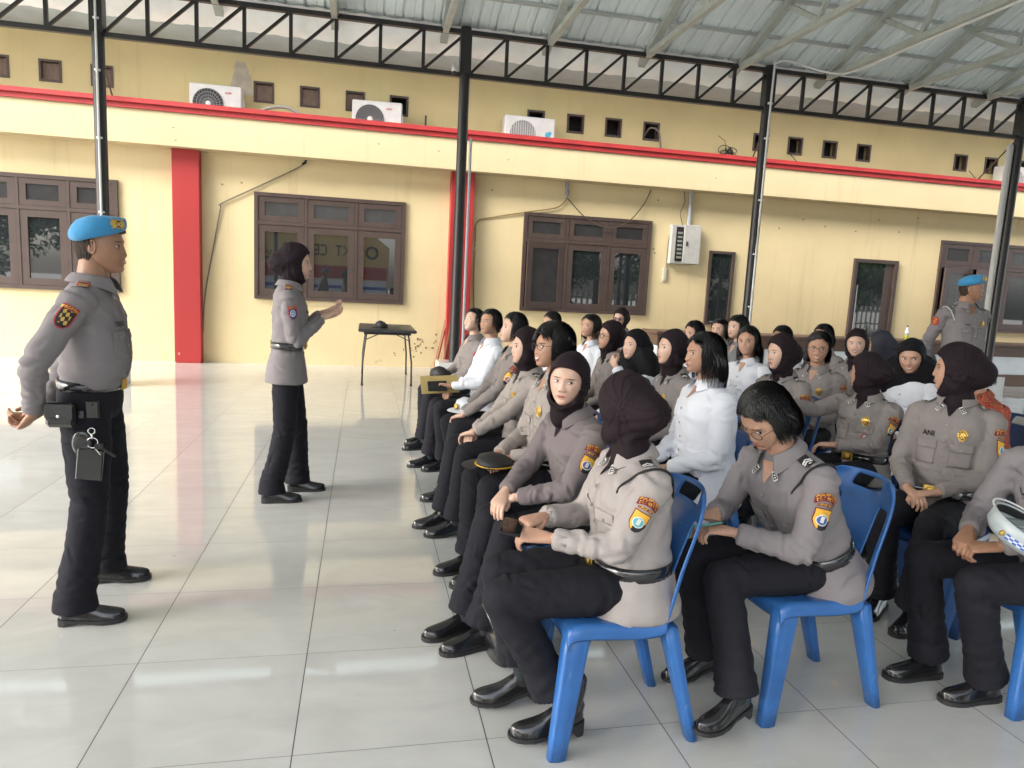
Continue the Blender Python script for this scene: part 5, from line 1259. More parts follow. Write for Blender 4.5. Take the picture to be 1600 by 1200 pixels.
    for K_, A_, s in ((KL, AL, 'L'), (KR, AR, 'R')):
        dk = (A_-K_)/np.linalg.norm(A_-K_); yw = ft.get('y'+s, ft.get('y', 0)); lift = A_[2]-.10
        gs2 = G(); gs2.tube([A_-dk*.12, A_-dk*.03, (A_[0], A_[1], A_[2]-.03)], [.038, .034, .034], 14); 
        gs2.obj('sock', M_sock, o, True)
        tip = ft.get('p'+s, 0)
        M = Matrix.Translation(Vector((A_[0]+.0, A_[1], A_[2]-.10+.0)))@Matrix.Rotation(R(yw), 4, 'Z')@Matrix.Rotation(R(tip), 4, 'Y'); shoe(shoes, M, o)
    # ---------- head things
    if hij:
        V, F = hood(hw, hi, seed); V = np.array(V)*(tune or {}).get('hs', 1.035); mk('headscarf', tf(V), F, hijm or (M_hij if hw == 'hijab' else M_hijb), o, None, True)
    elif hw == 'beret':
        V, F = hood('crop', hi, seed); mk('hair', tf(V), F, M_stub, o, None, True)
        gg = G(); gg.tube([(.006, 0, .040), (.004, 0, .058)], [(.0815, .103)]*2, 36, hint=(1, 0, 0), cap=.05)
        Vb = np.array(gg.V); Vb[:, 2] += -.10*(-Vb[:, 0])*.9*0; be = empty('beret'); bpy.data.objects.remove(be)
        gt_ = G(); gt_.tube([(.004, 0, .050), (.003, -.003, .062), (.0, -.010, .076), (-.004, -.014, .094), (-.006, -.012, .108), (-.006, -.010, .114)], [(.084, .106), (.098, .116), (.108, .124), (.103, .115), (.075, .082), (.03, .03)], 40, hint=(1, 0, 0), cap=.1)
        Vt = np.array(gt_.V); tilt = Matrix.Rotation(R(-7), 3, 'Y'); tl = np.array(tilt); Vt = Vt@tl.T; Vb = Vb@tl.T
        Nn = vnormals(Vt, gt_.F); Vt = Vt+Nn*(.003*sn(Vt, 22, seed))[:, None]; Vt, Ft = evalmods(Vt, gt_.F, [('SUBSURF', dict(levels=1))])
        bo2 = mk('beret', tf(Vt), Ft, M_beret, o, None, True); mk('beret_band', tf(Vb), gg.F, M_blk, bo2, None, True)
        bvb = BVHTree.FromPolygons([tuple(v) for v in tf(Vt)], Ft); fd = MHn[:3, :3]@np.array((.72, -.69 if (tune or {}).get('bs', -1) < 0 else .69, .1)); ud = MHn[:3, :3]@np.array((0, 0, 1.)); cc = tf(np.array([[.03, 0, .085]]))[0]
        decal(bvb, cc, fd, ud, .066, .050, bo2, 'beret_emblem', lambda a, b: GLD if (.35 < math.hypot(a*.9, b*1.3) < .95 and (abs(a) > .3 or abs(b) > .5)) or abs(abs(a)-abs(b)) < .16 and math.hypot(a, b) < 1.15 else BLK if math.hypot(a, b) < .62 else None, vcol_mat('beret_thread', .4, .3), .004, 22, 18)
    else:
        V, F = hood(hw, hi, seed, bangs=(hair2 or 0)); ho = mk('hair', tf(V), F, M_hair, o, None, True)
        V, F = strands(hw, seed, 1300 if hi else 420); mk('hair_strands', tf(V), F, M_hair, ho, None, True)
    if glasses:
        gg = G(); gl = G(); w_ = .021
        for s in (1, -1):
            gg.torus((.098, s*.0325, .002), w_, .0014 if glasses != 'thick' else .002, 0, (1, s*.12, 0), 26, 6, 1.08, .9)
            gg.tube([(.097, s*.056, .006), (.05, s*.078, .008), (-.005, s*.079, .004)], [.0013]*3, 6)
            if glasses == 'sun': gl.ell((.0965, s*.0325, .002), (.0015, .0225, .0185), 0, Matrix.Rotation(R(s*7), 3, 'Z'), 20, 8)
        gg.tube([(.099, .012, .006), (.101, 0, .008), (.099, -.012, .006)], [.0014]*3, 6)
        go = mk('glasses', tf(gg.V), gg.F, M_gls if glasses != 'sun' else M_blk, o, None, True)
        if glasses == 'sun': mk('lens', tf(gl.V), gl.F, mat('sunglass_lens', (.09, .012, .012), .06), go, None, True)
    info = dict(o=o, bv=bv, bvp=bvp, TP=TP, u=u, fwd=fwd, lat=lat, WL=WL, WR=WR, hands=hands, hc=hc, tf=tf, SL=SL_, SR=SR, k=k, nb=nb)
    return info

# ================================================================== THE PEOPLE IN THE PHOTO
def loc_w(hip, yaw, p, z0=0):
    a = R(yaw); return (hip[0]+p[0]*math.cos(a)-p[1]*math.sin(a), hip[1]+p[0]*math.sin(a)+p[1]*math.cos(a), p[2]+z0)
def seated(label, px, py, Y, yaw, chair_label, navy=False, lean=3, head=(180, 0), hw='hijab', k=None, cy=0, side=0, **kw):
    top = at(px, py, Y); ext = {'hijab': .128, 'hijabl': .128, 'messy': .135}.get(hw, .125); hp = R(head[1]); th = R(lean)
    if k is None: k = (top[2]-.535-.15-ext*math.cos(hp*.6))/(.5*math.cos(th))
    k = min(max(k, .86), 1.12); hy = R(head[0]-yaw)
    off = np.array((math.sin(th)*(.5*k+.09)+.03+.02*math.cos(hy)+.05*math.sin(max(hp, 0))*math.cos(hy), .02*math.sin(hy)+math.sin(R(side))*.55)); a = R(yaw)
    hip = (top[0]-off[0]*math.cos(a)+off[1]*math.sin(a), Y-off[0]*math.sin(a)-off[1]*math.cos(a))
    inf = person(label, hip, yaw, True, k, lean, side, head=head, hw=hw, **kw); inf['hip'] = hip; inf['yaw'] = yaw; inf['chair'] = None
    if chair_label:
        c = loc_w(hip, yaw, (.05, 0, 0)); inf['chair'] = chair(c[0], c[1], yaw+cy, chair_label, navy)
    return inf
W = loc_w
BL = dict(patch='deli', badge=True, epau='w', belt=True)
# ---- front row, from the far end to the camera
P1 = seated('person with short hair and grey uniform looking up, farthest seat of the front row', 738, 482, 6.6, 192, 'blue chair of the grey-uniformed person at the far end of the front row', head=(212, -14), hw='short', skn='l', shirt='taupe', patch='red', expr=3, lean=-2, legs=dict(AL=(.50, .10, .10), KL=(.44, .10, .53)), arms=dict(L=dict(w=(.30, .05, .62)), R=dict(w=(.31, -.06, .62))))
P2 = seated('short-haired person in white shirt holding a tan folder and phone in the front row', 765, 482, 5.8, 190, 'blue chair of the white-shirted person with the tan folder', head=(214, -6), hw='short', skn='t', shirt='white', pockets=False, lean=-3, arms=dict(L=dict(w=(.33, .02, .70), d=(.7, -.5, .1), n=(.2, .2, -1), c=.7), R=dict(w=(.30, -.10, .66))))
P3 = seated('bob-haired woman in grey uniform gazing up in profile beside the person with the tan folder', 800, 488, 5.0, 186, 'blue chair of the bob-haired woman in grey in the front row', head=(186, -8), hw='bob', skn='l', shirt='taupe', patch='deli', pk=(.45, .10, .08), epau='red', expr=3, lean=-2, arms=dict(L=dict(w=(.40, .08, .60)), R=dict(w=(.36, -.04, .61))))
P4 = seated('woman in dark headscarf and beige uniform mostly hidden behind the laughing woman in glasses', 822, 512, 4.3, 187, 'blue chair of the headscarfed woman behind the laughing woman', head=(184, 0), hw='hijab', skn='l', shirt='beige', shoes='boot', badge=True, epau='w', lean=-2, arms=dict(L=dict(w=(.38, .07, .63)), R=dict(w=(.33, -.04, .63))), legs=dict(KL=(.42, .10, .52), AL=(.46, .09, .10), AR=(.50, -.08, .10)))
P5 = seated('laughing woman with messy short black hair, round glasses and beige uniform in the front row', 862, 505, 3.6, 192, 'blue chair of the laughing woman in round glasses', head=(196, -3), hw='messy', skn='t', shirt='beige', patch='deli', pk=(.20, .33, .30), badge=True, epau='w', belt=True, expr=2, glasses='wire', girth=1.1, lean=2, hi=True, pside=1, arms=dict(L=dict(w=(.31, .07, .66)), R=dict(w=(.33, -.03, .66))), legs=dict(AL=(.42, .09, .10), AR=(.45, -.09, .10)))
P6 = seated('young woman in headscarf and dark taupe shirt looking at the camera, hands clasped', 887, 549, 2.92, 194, 'blue chair of the woman looking at the camera', head=(237, 2), roll=0, hw='hijab', skn='l', shirt='dark', patch='deli', pk=(.12, .08, .25), nametag=None, lean=12, hi=True, pside=1, girth=1.0, pockets=False, arms=dict(L=dict(w=(.40, .05, .655), d=(.45, -.75, -.45), n=(-.2, -.2, -1), c=.35, pole=(-.2, .6, -.8)), R=dict(w=(.42, -.01, .665), d=(.6, .6, -.3), c=.5, pole=(-.2, -.7, -.6))), legs=dict(KL=(.44, .07, .52), KR=(.45, -.10, .52), AL=(.52, .05, .10), AR=(.55, -.09, .10)), shoes='flat')
P7 = seated('woman in pale uniform and dark headscarf facing away on the nearest front-row chair', 978, 584, 2.28, 181, 'bright blue plastic chair nearest the camera in the front row', head=(118, 8), hw='hijab', skn='m', shirt='pale', patch='deli', badge=False, epau='w', belt=True, cord=1, lean=3, hi=True, tune={'hs': 1.11}, girth=1.12, shoes='boot', cy=0,
            arms=dict(L=dict(w=(.335, .075, .715), d=(.9, -.42, .05), n=(.1, -.5, -1), c=.55, pole=(-.55, .45, -.6)), R=dict(w=(.32, -.07, .74), d=(.85, .45, .0), n=(-.1, -.2, -1), c=.7, pole=(-.5, -.5, -.6))), legs=dict(KL=(.50, .11, .53), KR=(.47, -.08, .54), AL=(.255, .10, .115), AR=(.35, -.12, .115)), feet=dict(cuff=-.09))
# ---- second row
Q1 = seated('woman whose black hair shows behind the laughing woman, far end of the second row', 861, 487, 7.2, 190, 'blue chair at the far end of the second row', head=(200, 2), hw='bob', shirt='white', pockets=False, skn='m')
Q2 = seated('woman with shoulder-length hair and white shirt left of the woman in dark glasses', 922, 490, 6.4, 195, 'blue chair of the white-shirted woman near the far end of the second row', head=(212, -3), hw='long', skn='m', shirt='white', pockets=False)
Q8 = seated('woman in dark headscarf wearing red-tinted sunglasses at the far back', 970, 481, 8.0, 205, 'blue chair of the woman in sunglasses', head=(222, 5), hw='hijab', skn='l', shirt='taupe', glasses='sun')
Q3 = seated('woman in dark headscarf with thick-rimmed glasses in profile beside the black-veiled woman', 953, 502, 5.55, 188, 'blue chair of the bespectacled woman in headscarf', head=(190, -2), hw='hijab', skn='m', shirt='taupe', glasses='thick', epau='w', hi=False)
Q4 = seated('woman in long black headscarf and white shirt resting her fingers on her mouth', 992, 514, 4.85, 190, 'blue chair of the woman in the long black headscarf', head=(196, -4), hw='hijabl', skn='l', shirt='white', pockets=False, expr=3, hi=True, arms=dict(L=dict(w=(.30, .14, 1.02), d=(-.1, -.75, .35), n=(-.9, -.2, .1), c=.6, pole=(.3, .5, -.8))))
Q5 = seated('woman in dark headscarf and taupe uniform in profile left of the long-haired woman in white', 1050, 515, 4.25, 185, 'blue chair of the headscarfed woman behind the long-haired woman in white', head=(184, -2), hw='hijab', skn='l', shirt='taupe', epau='w', badge=True, nametag='POLRI')
Q6 = seated('heavy woman with straight shoulder-length hair and white shirt seated in profile in the second row', 1100, 518, 3.45, 180, 'blue plastic chair under the long-haired woman in white', head=(180, 0), hw='long', skn='t', shirt='white', pockets=False, girth=1.22, hi=True, lean=3, arms=dict(L=dict(w=(.28, .09, .64)), R=dict(w=(.30, -.06, .64))))
Q7 = seated('woman with short black bob and glasses bent over a teal phone', 1193, 606, 2.30, 189, 'bright blue plastic chair under the woman bent over a teal phone', head=(194, 42), k=1.0, hw='bob', hair2=3, skn='m', shirt='grey', patch='deli', pk=(.05, .10, .30), badge=True, epau='w', belt=True, nametag='POLRI', cord=1, glasses='wire', lean=26, hi=True, pside=1, girth=1.10, shoes='heel', cy=-6,
            arms=dict(L=dict(w=(.455, .055, .70), d=(.85, -.5, .1), n=(.2, -.3, -1), c=.6, pole=(-.4, .5, -.7)), R=dict(w=(.45, -.07, .735), d=(.85, .4, -.1), c=.6, pole=(-.3, -.6, -.6))), legs=dict(KL=(.49, .06, .53), KR=(.48, -.16, .53), AL=(.47, .17, .145), AR=(.36, -.16, .115)), feet=dict(yL=12, cuff=.0))
# ---- third row and behind
R1 = seated('person whose black hair shows above the long-haired woman in white', 1085, 502, 6.4, 190, 'blue chair hidden behind the long-haired woman in white', head=(190, 5), hw='bob', shirt='white', pockets=False)
R2 = seated('woman with black hair partly hidden left of the one in the striped top', 1125, 497, 7.0, 200, 'blue chair of the woman beside the striped top', head=(215, 0), hw='bob', skn='l', shirt='stripe', pockets=False)
R3 = seated('woman with thick black bob and fringe in profile wearing a striped top at the back', 1153, 490, 6.3, 190, 'blue chair of the woman in the striped top', head=(192, 0), hw='bob', skn='l', shirt='stripe', pockets=False, hair2=8)
R4 = seated('smiling woman with parted black hair and white shirt behind the headscarfed officer', 1170, 510, 5.1, 200, 'blue chair of the smiling woman in white', head=(222, 0), hw='long', skn='m', shirt='white', pockets=False, expr=3, hi=True)
R5 = seated('woman in dark headscarf, in profile, in front of the smiling woman in white', 1222, 523, 4.3, 196, 'blue chair of the headscarfed woman behind the woman with the teal phone', head=(182, 4), hw='hijab', skn='l', shirt='taupe', patch='deli', epau='w', badge=True, nametag='POLRI', hi=True)
R6 = seated('person whose black hair shows between the headscarfed officer and the grinning woman in glasses', 1222, 509, 6.4, 190, 'blue chair hidden behind the grinning woman in glasses', head=(190, 4), hw='bob', shirt='white', pockets=False)
R7 = seated('person with black hair sitting right behind the grinning woman in large glasses', 1287, 506, 6.2, 192, 'blue chair of the black-haired person at the back', head=(195, 4), hw='bob', shirt='taupe')
R8 = seated('grinning woman with large glasses, black bob and taupe uniform facing the camera', 1280, 519, 4.7, 215, 'dark blue chair of the grinning woman in large glasses', head=(234, 3), hw='bob', skn='t', shirt='taupe', patch='deli', pk=(.12, .10, .10), epau='w', badge=True, expr=1, glasses='wire', hi=True, navy=True)
R9 = seated('laughing woman in dark headscarf beside the grinning woman in large glasses', 1340, 514, 5.25, 205, 'blue chair of the laughing woman in headscarf', head=(226, 2), hw='hijab', skn='l', shirt='taupe', epau='w', expr=1, hi=True)
R10 = seated('person in a navy headscarf and white shirt turned away behind the laughing woman', 1376, 517, 5.5, 150, None, head=(120, 0), hw='hijabl', shirt='white', pockets=False, hijm=mat('hijab_navy', (.02, .022, .035), .75, bump=.12, bs=14))
R11 = seated('woman in dark headscarf turned away, one hand raised towards the grinning woman in glasses', 1358, 550, 3.75, 200, 'dark blue chair of the woman who turns away with a raised hand', navy=True, head=(124, 4), hw='hijab', skn='m', shirt='taupe', patch='deli', pk=(.12, .16, .22), epau='w', badge=2, nametag='POLRI', belt=True, hi=True, lean=-3, pside=1, arms=dict(R=dict(w=(.42, -.22, .92), d=(.6, -.2, .5), n=(0, .3, -1), c=.6, pole=(-.2, -.4, -1)), L=dict(w=(.25, -.02, .69), d=(.3, -.9, -.1), c=.4, pole=(-.3, .7, -.6))))
R12 = seated('smiling woman in long black headscarf and white shirt beside the officer marked ANI', 1425, 530, 4.35, 200, 'dark blue chair of the smiling woman in the long black headscarf', navy=True, head=(222, 14), hw='hijabl', skn='m', shirt='white', pockets=False, expr=1, hi=True)
AN = seated('woman in dark headscarf with ANI on her chest and a large gold buckle', 1500, 538, 3.0, 212, 'dark blue plastic chair with a black bag, under the woman marked ANI', navy=True, k=1.10, head=(138, 3), hw='hijab', skn='m', shirt='taupe', patch='deli', pk=(.05, .28, .45), epau='w', badge=True, nametag='ANI', belt=True, tune={'hs': 1.08}, hi=True, lean=-6, girth=1.04, pside=1, arms=dict(L=dict(w=(.27, .04, .66), d=(.6, -.7, -.1), c=.5, pole=(-.5, .6, -.6)), R=dict(w=(.30, -.08, .66), c=.5)), legs=dict(KL=(.46, .08, .54), KR=(.46, -.12, .54), AL=(.36, .02, .10), AR=(.30, -.14, .10)))
BA = seated('person in red and black batik hunched behind the woman marked ANI', 1512, 585, 3.75, 172, 'dark blue plastic chair with handle slot behind the person in batik', navy=True, head=(160, 25), hw='bob', shirt='batik', pockets=False, lean=14, k=.95, girth=1.1)
UR_hip = (2.72, 2.12)
UR = person('seated traffic officer at the right edge with URUL on the chest', UR_hip, 178, True, 1.03, 8, 0, head=(185, 15), hw='hijab', skn='d', shirt='grey', nametag='URUL', hi=True, girth=1.05, shoes='flat', turn=24,
            arms=dict(L=dict(w=(.40, .07, .68), d=(.85, -.45, -.12), n=(0, -.3, -1), c=.75, pole=(-.4, .6, -.5)), R=dict(w=(.42, -.05, .70), d=(.7, .5, -.35), c=.75, pole=(-.3, -.6, -.6))), legs=dict(KL=(.46, .05, .53), KR=(.47, -.20, .53), AL=(.26, -.03, .10), AR=(.37, -.21, .10)), feet=dict(cuff=.0))
UR['hip'] = UR_hip; UR['yaw'] = 178
chair(2.735, 2.25, 182, 'blue plastic chair cut off by the right edge under the traffic officer')

# ---- the three standing
MAN = person('standing man in blue beret at the left with hands clasped behind his back', (-1.175, 3.40), 4, False, 1.03, 2, head=(-2, 0), hw='beret', skn='d', shirt='grey', patch='propam', nametag='TEBER', epau='red', belt=True, hi=True, girth=1.03, untuck=False, shoes='man', expr=3,
             arms=dict(R=dict(w=(-.175, -.150, .925), d=(-.50, .45, -.65), n=(-.6, .1, .6), c=.6, pole=(-.25, -1, 0)), L=dict(w=(-.20, .02, .90), d=(-.45, -.75, -.25), n=(-.9, 0, .2), c=.7, pole=(-.3, 1, 0))), legs=dict(AL=(-.02, .24, .10), AR=(-.03, -.20, .10), KL=(.03, .17, .52), KR=(.02, -.14, .52)))
WOM = person('standing woman in dark headscarf and grey belted uniform gesturing with open hands to the audience', (-.50, 4.95), 6, False, 1.03, 1, head=(0, 4), hw='hijab', skn='l', shirt='grey', patch='blue', nametag='POLRI', epau='red', belt=True, hi=True, girth=.98, shoes='wedge', expr=3,
             arms=dict(R=dict(w=(.23, -.03, 1.265), d=(.85, .25, .22), n=(.1, -.3, 1), c=.35, pole=(-.5, -.35, -.8)), L=dict(w=(.24, .17, 1.29), d=(.9, -.15, .30), n=(.1, .2, 1), c=.3, pole=(-.4, .4, -.8))), legs=dict(AL=(.08, .17, .10), AR=(-.09, -.07, .10), KL=(.07, .13, .50), KR=(-.01, -.09, .50)))
M3 = person('standing man in blue beret and white shoulder cord by the right-hand post, looking right', (5.52, 5.60), -94, False, 1.10, -2, head=(-50, 2), hw='beret', skn='d', shirt='grey', patch='red', nametag='POLRI', epau='w', badge=True, belt=True, hi=True, girth=1.08, untuck=False, shoes='man', tune={'bs': -1}, cord=-1,
            arms=dict(R=dict(w=(-.20, -.10, .97), d=(-.3, .6, -.6), n=(-.9, .1, .3), c=.5, pole=(-.2, -1, 0)), L=dict(w=(-.20, .08, .96), d=(-.3, -.7, -.4), n=(-.9, 0, .2), c=.6, pole=(-.2, 1, 0))))
for ch in M3['o'].children:
    if ch.name.startswith('shoulder_cord'): ch.data.materials[0] = M_epw

# ================================================================== THINGS HELD, WORN AND LYING ABOUT
def placed(inf, name, p, rot, label, cat):
    """an Empty at local point p of a person's frame"""
    w_ = W(inf['hip'], inf['yaw'], p); e = empty(name, w_); e.rotation_euler = (Matrix.Rotation(R(inf['yaw']), 4, 'Z')@rot.to_4x4()).to_euler(); tag(e, label, cat); return e
def phone(inf, p, rot, label, case):
    e = placed(inf, 'phone', p, rot, label, 'phone'); g_ = G(); g_.box((0, 0, 0), (.150, .074, .008), 0, None, .003); g_.obj('case', case, e)
    g_ = G(); g_.box((0, 0, .0048), (.142, .067, .001)); g_.obj('screen', M_phone, e)
    g_ = G(); g_.box((-.055, .020, -.005), (.022, .022, .003)); g_.obj('camera_bump', M_blk, e); return e
rz, ry, rx = (lambda a: Matrix.Rotation(R(a), 3, 'Z')), (lambda a: Matrix.Rotation(R(a), 3, 'Y')), (lambda a: Matrix.Rotation(R(a), 3, 'X'))
phone(P7, (.455, .01, .735), rz(70)@rx(-8), 'black phone in the hands of the woman facing away in the nearest chair', M_blk)
phone(Q7, (.575, .02, .735), rz(15)@ry(-4)@rx(6), 'teal-cased phone held by the woman bent over it in the second row', M_phoneb)
fo = placed(P2, 'folder', (.40, -.06, .70), rx(-62)@ry(6), 'tan cardboard folder held on the lap of the white-shirted person in the front row', 'folder')
g = G(); g.box((0, 0, 0), (.32, .155, .004)); g.box((0, .004, .006), (.315, .148, .002)); g.obj('cover', mat('tan_card', (.42, .32, .12), .7), fo)
ph = placed(P2, 'phone', (.435, -.02, .69), rx(-62)@ry(6), 'black phone held against the tan folder in the front row', 'phone'); g = G(); g.box((0, 0, .008), (.16, .085, .010), 0, None, .003); g.obj('case', M_blk, ph); g = G(); g.box((0, 0, .0135), (.152, .078, .001)); g.obj('screen', M_phone, ph)
w_ = W(P1['hip'], P1['yaw'], (.30, -.05, .655)); soft_cap('cap', w_, P1['yaw']+30, 'black cap on the lap of the person at the far end of the front row', M_capblk)
w_ = W(P5['hip'], P5['yaw'], (.40, .10, .635)); c5 = soft_cap('cap', w_, P5['yaw']-40, 'black cap with yellow braid on the lap of the laughing woman in round glasses', M_capblk, None, 1.0); c5.scale = (1, 1, .62)
g = G(); g.torus((0, 0, .014), .105, .006, 0, (0, 0, 1), 30, 6, .95, .87*1.12); g.obj('braid', mat('yellow_braid', (.65, .38, .02), .5), c5, True)
w_ = W(P3['hip'], P3['yaw'], (.30, -.12, .62)); wc = soft_cap('cap', w_, P3['yaw']+20, 'white cap resting on the lap of the bob-haired woman in grey in the front row', mat('white_cap_cloth', (.65, .68, .72), .5), None, .9)
g = G(); g.ell((.10, 0, .03), (.012, .022, .022)); g.obj('badge', M_gold, wc, True)
# white cap upside-down on the lap of the traffic officer
hc_ = empty('white_cap', tuple(at(1585, 850, 1.95))); hc_.rotation_euler = (R(-26), R(-10), R(190)); hc_.scale = (.86, .86, .86); tag(hc_, 'upturned white cap with blue chequered band and a phone inside, at the right edge', 'cap')
M_wc = mat('white_cap_shell', (.42, .47, .48), .3)
V = []; F = []; n_ = 40; pr = [(.150, .100), (.149, .068), (.146, .040), (.120, .012), (.06, .002), (.004, .0)]
for r_, z_ in pr:
    for j in range(n_): a = 2*math.pi*j/n_; V.append((math.cos(a)*r_*1.08, math.sin(a)*r_*.92, z_+.012*math.cos(a)))
F = [(i*n_+j, i*n_+(j+1) % n_, (i+1)*n_+(j+1) % n_, (i+1)*n_+j) for i in range(len(pr)-1) for j in range(n_)]
V2, F2 = evalmods(V, F, [('SOLIDIFY', dict(thickness=.004, offset=1))]); mk('shell', V2, F2, M_wc, hc_, None, True)
g = G(); g.torus((0, 0, .100), .149, .004, 0, (0, 0, 1), 48, 8, .92, 1.08); g.obj('rim', mat('cap_piping', (.7, .72, .72), .35), hc_, True)
V = []; F = []
for r_, z_ in ((.143, .094), (.140, .06)):
    for j in range(n_): a = 2*math.pi*j/n_; V.append((math.cos(a)*r_*1.08, math.sin(a)*r_*.92, z_+.012*math.cos(a)))
mk('sweatband', V, [(j, (j+1) % n_, n_+(j+1) % n_, n_+j) for j in range(n_)], M_blk, hc_, None, True)
V = []; F = []; C = []
for j in range(25):
    a = R(12+j*3.2)
    for q in range(4): z_ = .072-.008*q; r_ = .1505-.0012*q; V.append((math.cos(a)*r_*1.08, math.sin(a)*r_*.92, z_-.012+.012*math.cos(a)))
for j in range(24):
    for q in range(3): F.append((j*4+q, (j+1)*4+q, (j+1)*4+q+1, j*4+q+1)); C.append((.6, .62, .65) if (j//2+q) % 2 else (.02, .10, .45))
mk('chequered_band', V, F, M_emb, hc_, None, False, C)
g = G(); g.ell((math.cos(R(6))*.152*1.08, math.sin(R(6))*.155*.92, .060), (.010, .010, .012)); g.obj('badge', M_gold, hc_, True)
g = G(); g.ell((.03, .03, .04), (.085, .06, .03)); g.ell((-.03, .045, .06), (.05, .03, .02)); V = np.array(g.V); V += .006*sn(V, 30, 5)[:, None]; mk('tissue', V, g.F, mat('white_tissue', (.68, .70, .72), .8, bump=.4, bs=30), hc_, None, True)
g = G(); g.box((0, -.035, .080), (.155, .076, .009), 0, Matrix.Rotation(R(12), 3, 'X'), .003); pq = g.obj('phone', mat('phone_grey_green', (.10, .16, .15), .2), None); pq.location = hc_.location; pq.rotation_euler = hc_.rotation_euler; pq.scale = (.86, .86, .86); tag(pq, 'grey-green phone lying inside the upturned white cap at the right edge', 'phone')
# man's belt gear
mo = MAN['o']; Mw = lambda p: W((-1.175, 3.40), 4, p)
hb = empty('belt_pouch', Mw((-.055, -.208, .945)), R(4-6)); tag(hb, 'black leather belt pouch on the hip of the standing man in the blue beret', 'pouch')
g = G(); g.box((0, 0, -.02), (.115, .045, .105), 0, None, .014); g.obj('case', M_leather, hb); 
g = G(); g.box((0, -.026, .0), (.108, .006, .060), 0, None, .002); g.ell((0, -.0265, -.028), (.052, .0035, .022)); g.obj('flap', M_leather, hb, False)
g = G(); g.ell((.0, -.032, -.022), (.007, .004, .007)); g.obj('stud', M_silver, hb, True)
g = G(); g.box((.115, .012, -.0), (.050, .012, .075), 0, None, .004); g.box((.072, .012, -.02), (.02, .01, .03)); g.ell((.115, .003, .022), (.006, .004, .006), 0); g.obj('belt_loop', M_leather, hb)
kc = empty('key_holder', Mw((.045, -.210, .80)), R(2)); tag(kc, 'black leather key holder hanging from the belt of the standing man in the blue beret', 'key holder')
g = G(); g.torus((.01, 0, .055), .013, .0025, 0, (0, 1, 0), 20, 6); g.torus((.012, -.002, .005), .022, .0022, 0, (.1, 1, 0), 24, 6); g.bar((.010, 0, .042), (.012, 0, .022), .008, .006); g.obj('ring', M_silver, kc, True)
g = G(); g.box((.000, -.004, -.090), (.100, .014, .135), 0, Matrix.Rotation(R(6), 3, 'Y'), .004); g.obj('wallet', M_leather, kc)
g = G(); g.ell((-.03, .004, -.0), (.038, .008, .055)); g.obj('leather_tab', M_leather, kc, True)
g = G(); g.bar((.03, -.002, -.005), (.10, -.006, -.055), .012, .009); g.box((.038, -.006, -.01), (.03, .012, .022)); g.bar((.02, -.008, -.012), (.045, -.010, -.045), .007, .003, 1); g.obj('key', [M_blk, M_silver], kc)
wr = empty('wristwatch', Mw((-.170, -.155, .945)), 0); tag(wr, 'black wristwatch on the wrist behind the back of the man in the blue beret', 'watch')
fa = (MAN['WR']-ik(MAN['SR'], MAN['WR'], .309, .268, (-.25, -1, 0))[0]); fa /= np.linalg.norm(fa)
g = G(); g.torus((0, 0, 0), .031, .006, 0, fa, 26, 8); g.ell((-.02, -.026, 0), (.014, .012, .016)); g.obj('strap', M_blk, wr, True)
# bags
hbg = empty('handbag', (.60, 2.72, 0), R(5)); hbg.scale = (.85, .85, .8); tag(hbg, 'black handbag with a loop handle on the floor beside the nearest front-row chair', 'bag')
g = G(); g.tube([(-.02, 0, .02), (-.02, 0, .10), (-.02, 0, .19)], [(.055, .15), (.06, .155), (.035, .145)], 24, hint=(0, 1, 0), cap=.3); g.obj('body', M_leather, hbg, True)
g = G(); g.torus((-.06, 0, .17), .125, .008, 0, (1, 0, .35), 30, 8, .9, 1.0, R(0), R(360)); g.obj('handle', M_leather, hbg, True)
bgp = W(AN['hip'], AN['yaw'], (-.10, .235, .53)); bg = empty('black_bag', bgp, R(212)); tag(bg, 'black shoulder bag with a round gold emblem on the chair of the woman marked ANI', 'bag')
M_bag = mat('bag_nylon', (.016, .017, .019), .6, bump=.3, bs=60)
g = G(); g.box((0, 0, .05), (.13, .11, .26), 0, None, .03); V, F = evalmods(g.V, g.F, [('SUBSURF', dict(levels=2))]); V = V*1.12; V = V+.003*sn(V, 25, 3)[:, None]; mk('body', V, F, M_bag, bg, None, True)
g = G(); g.box((-.0, .062, .02), (.10, .02, .15), 0, None, .008); g.obj('pocket', M_bag, bg)
g = G(); g.torus((0, .076, .03), .020, .004, 0, (0, 1, 0), 24, 6); g.ell((0, .076, .03), (.010, .003, .012)); g.torus((0, .075, .062), .007, .002, 0, (0, 1, 0), 12, 5); g.obj('emblem', M_gold, bg, True)
g = G(); g.tube([(.05, 0, .16), (.09, .03, .22), (.06, -.03, .30), (-.02, -.06, .30)], [.009]*4, 8); g.obj('strap', M_bag, bg, True)
b2 = empty('glossy_bag', W(R11['hip'], R11['yaw'], (.05, .10, 0))); tag(b2, 'glossy black bag on the floor under the chair of the woman turned away', 'bag')
g = G(); g.ell((0, 0, .14), (.13, .10, .14)); g.tube([(.0, 0, .26), (.02, 0, .34), (.05, .02, .26)], [.009]*3, 8); V = np.array(g.V)+.010*sn(np.array(g.V), 30, 9)[:, None]; mk('body', V, g.F, mat('glossy_black', (.012, .012, .014), .15, bump=.6, bs=30), b2, None, True)

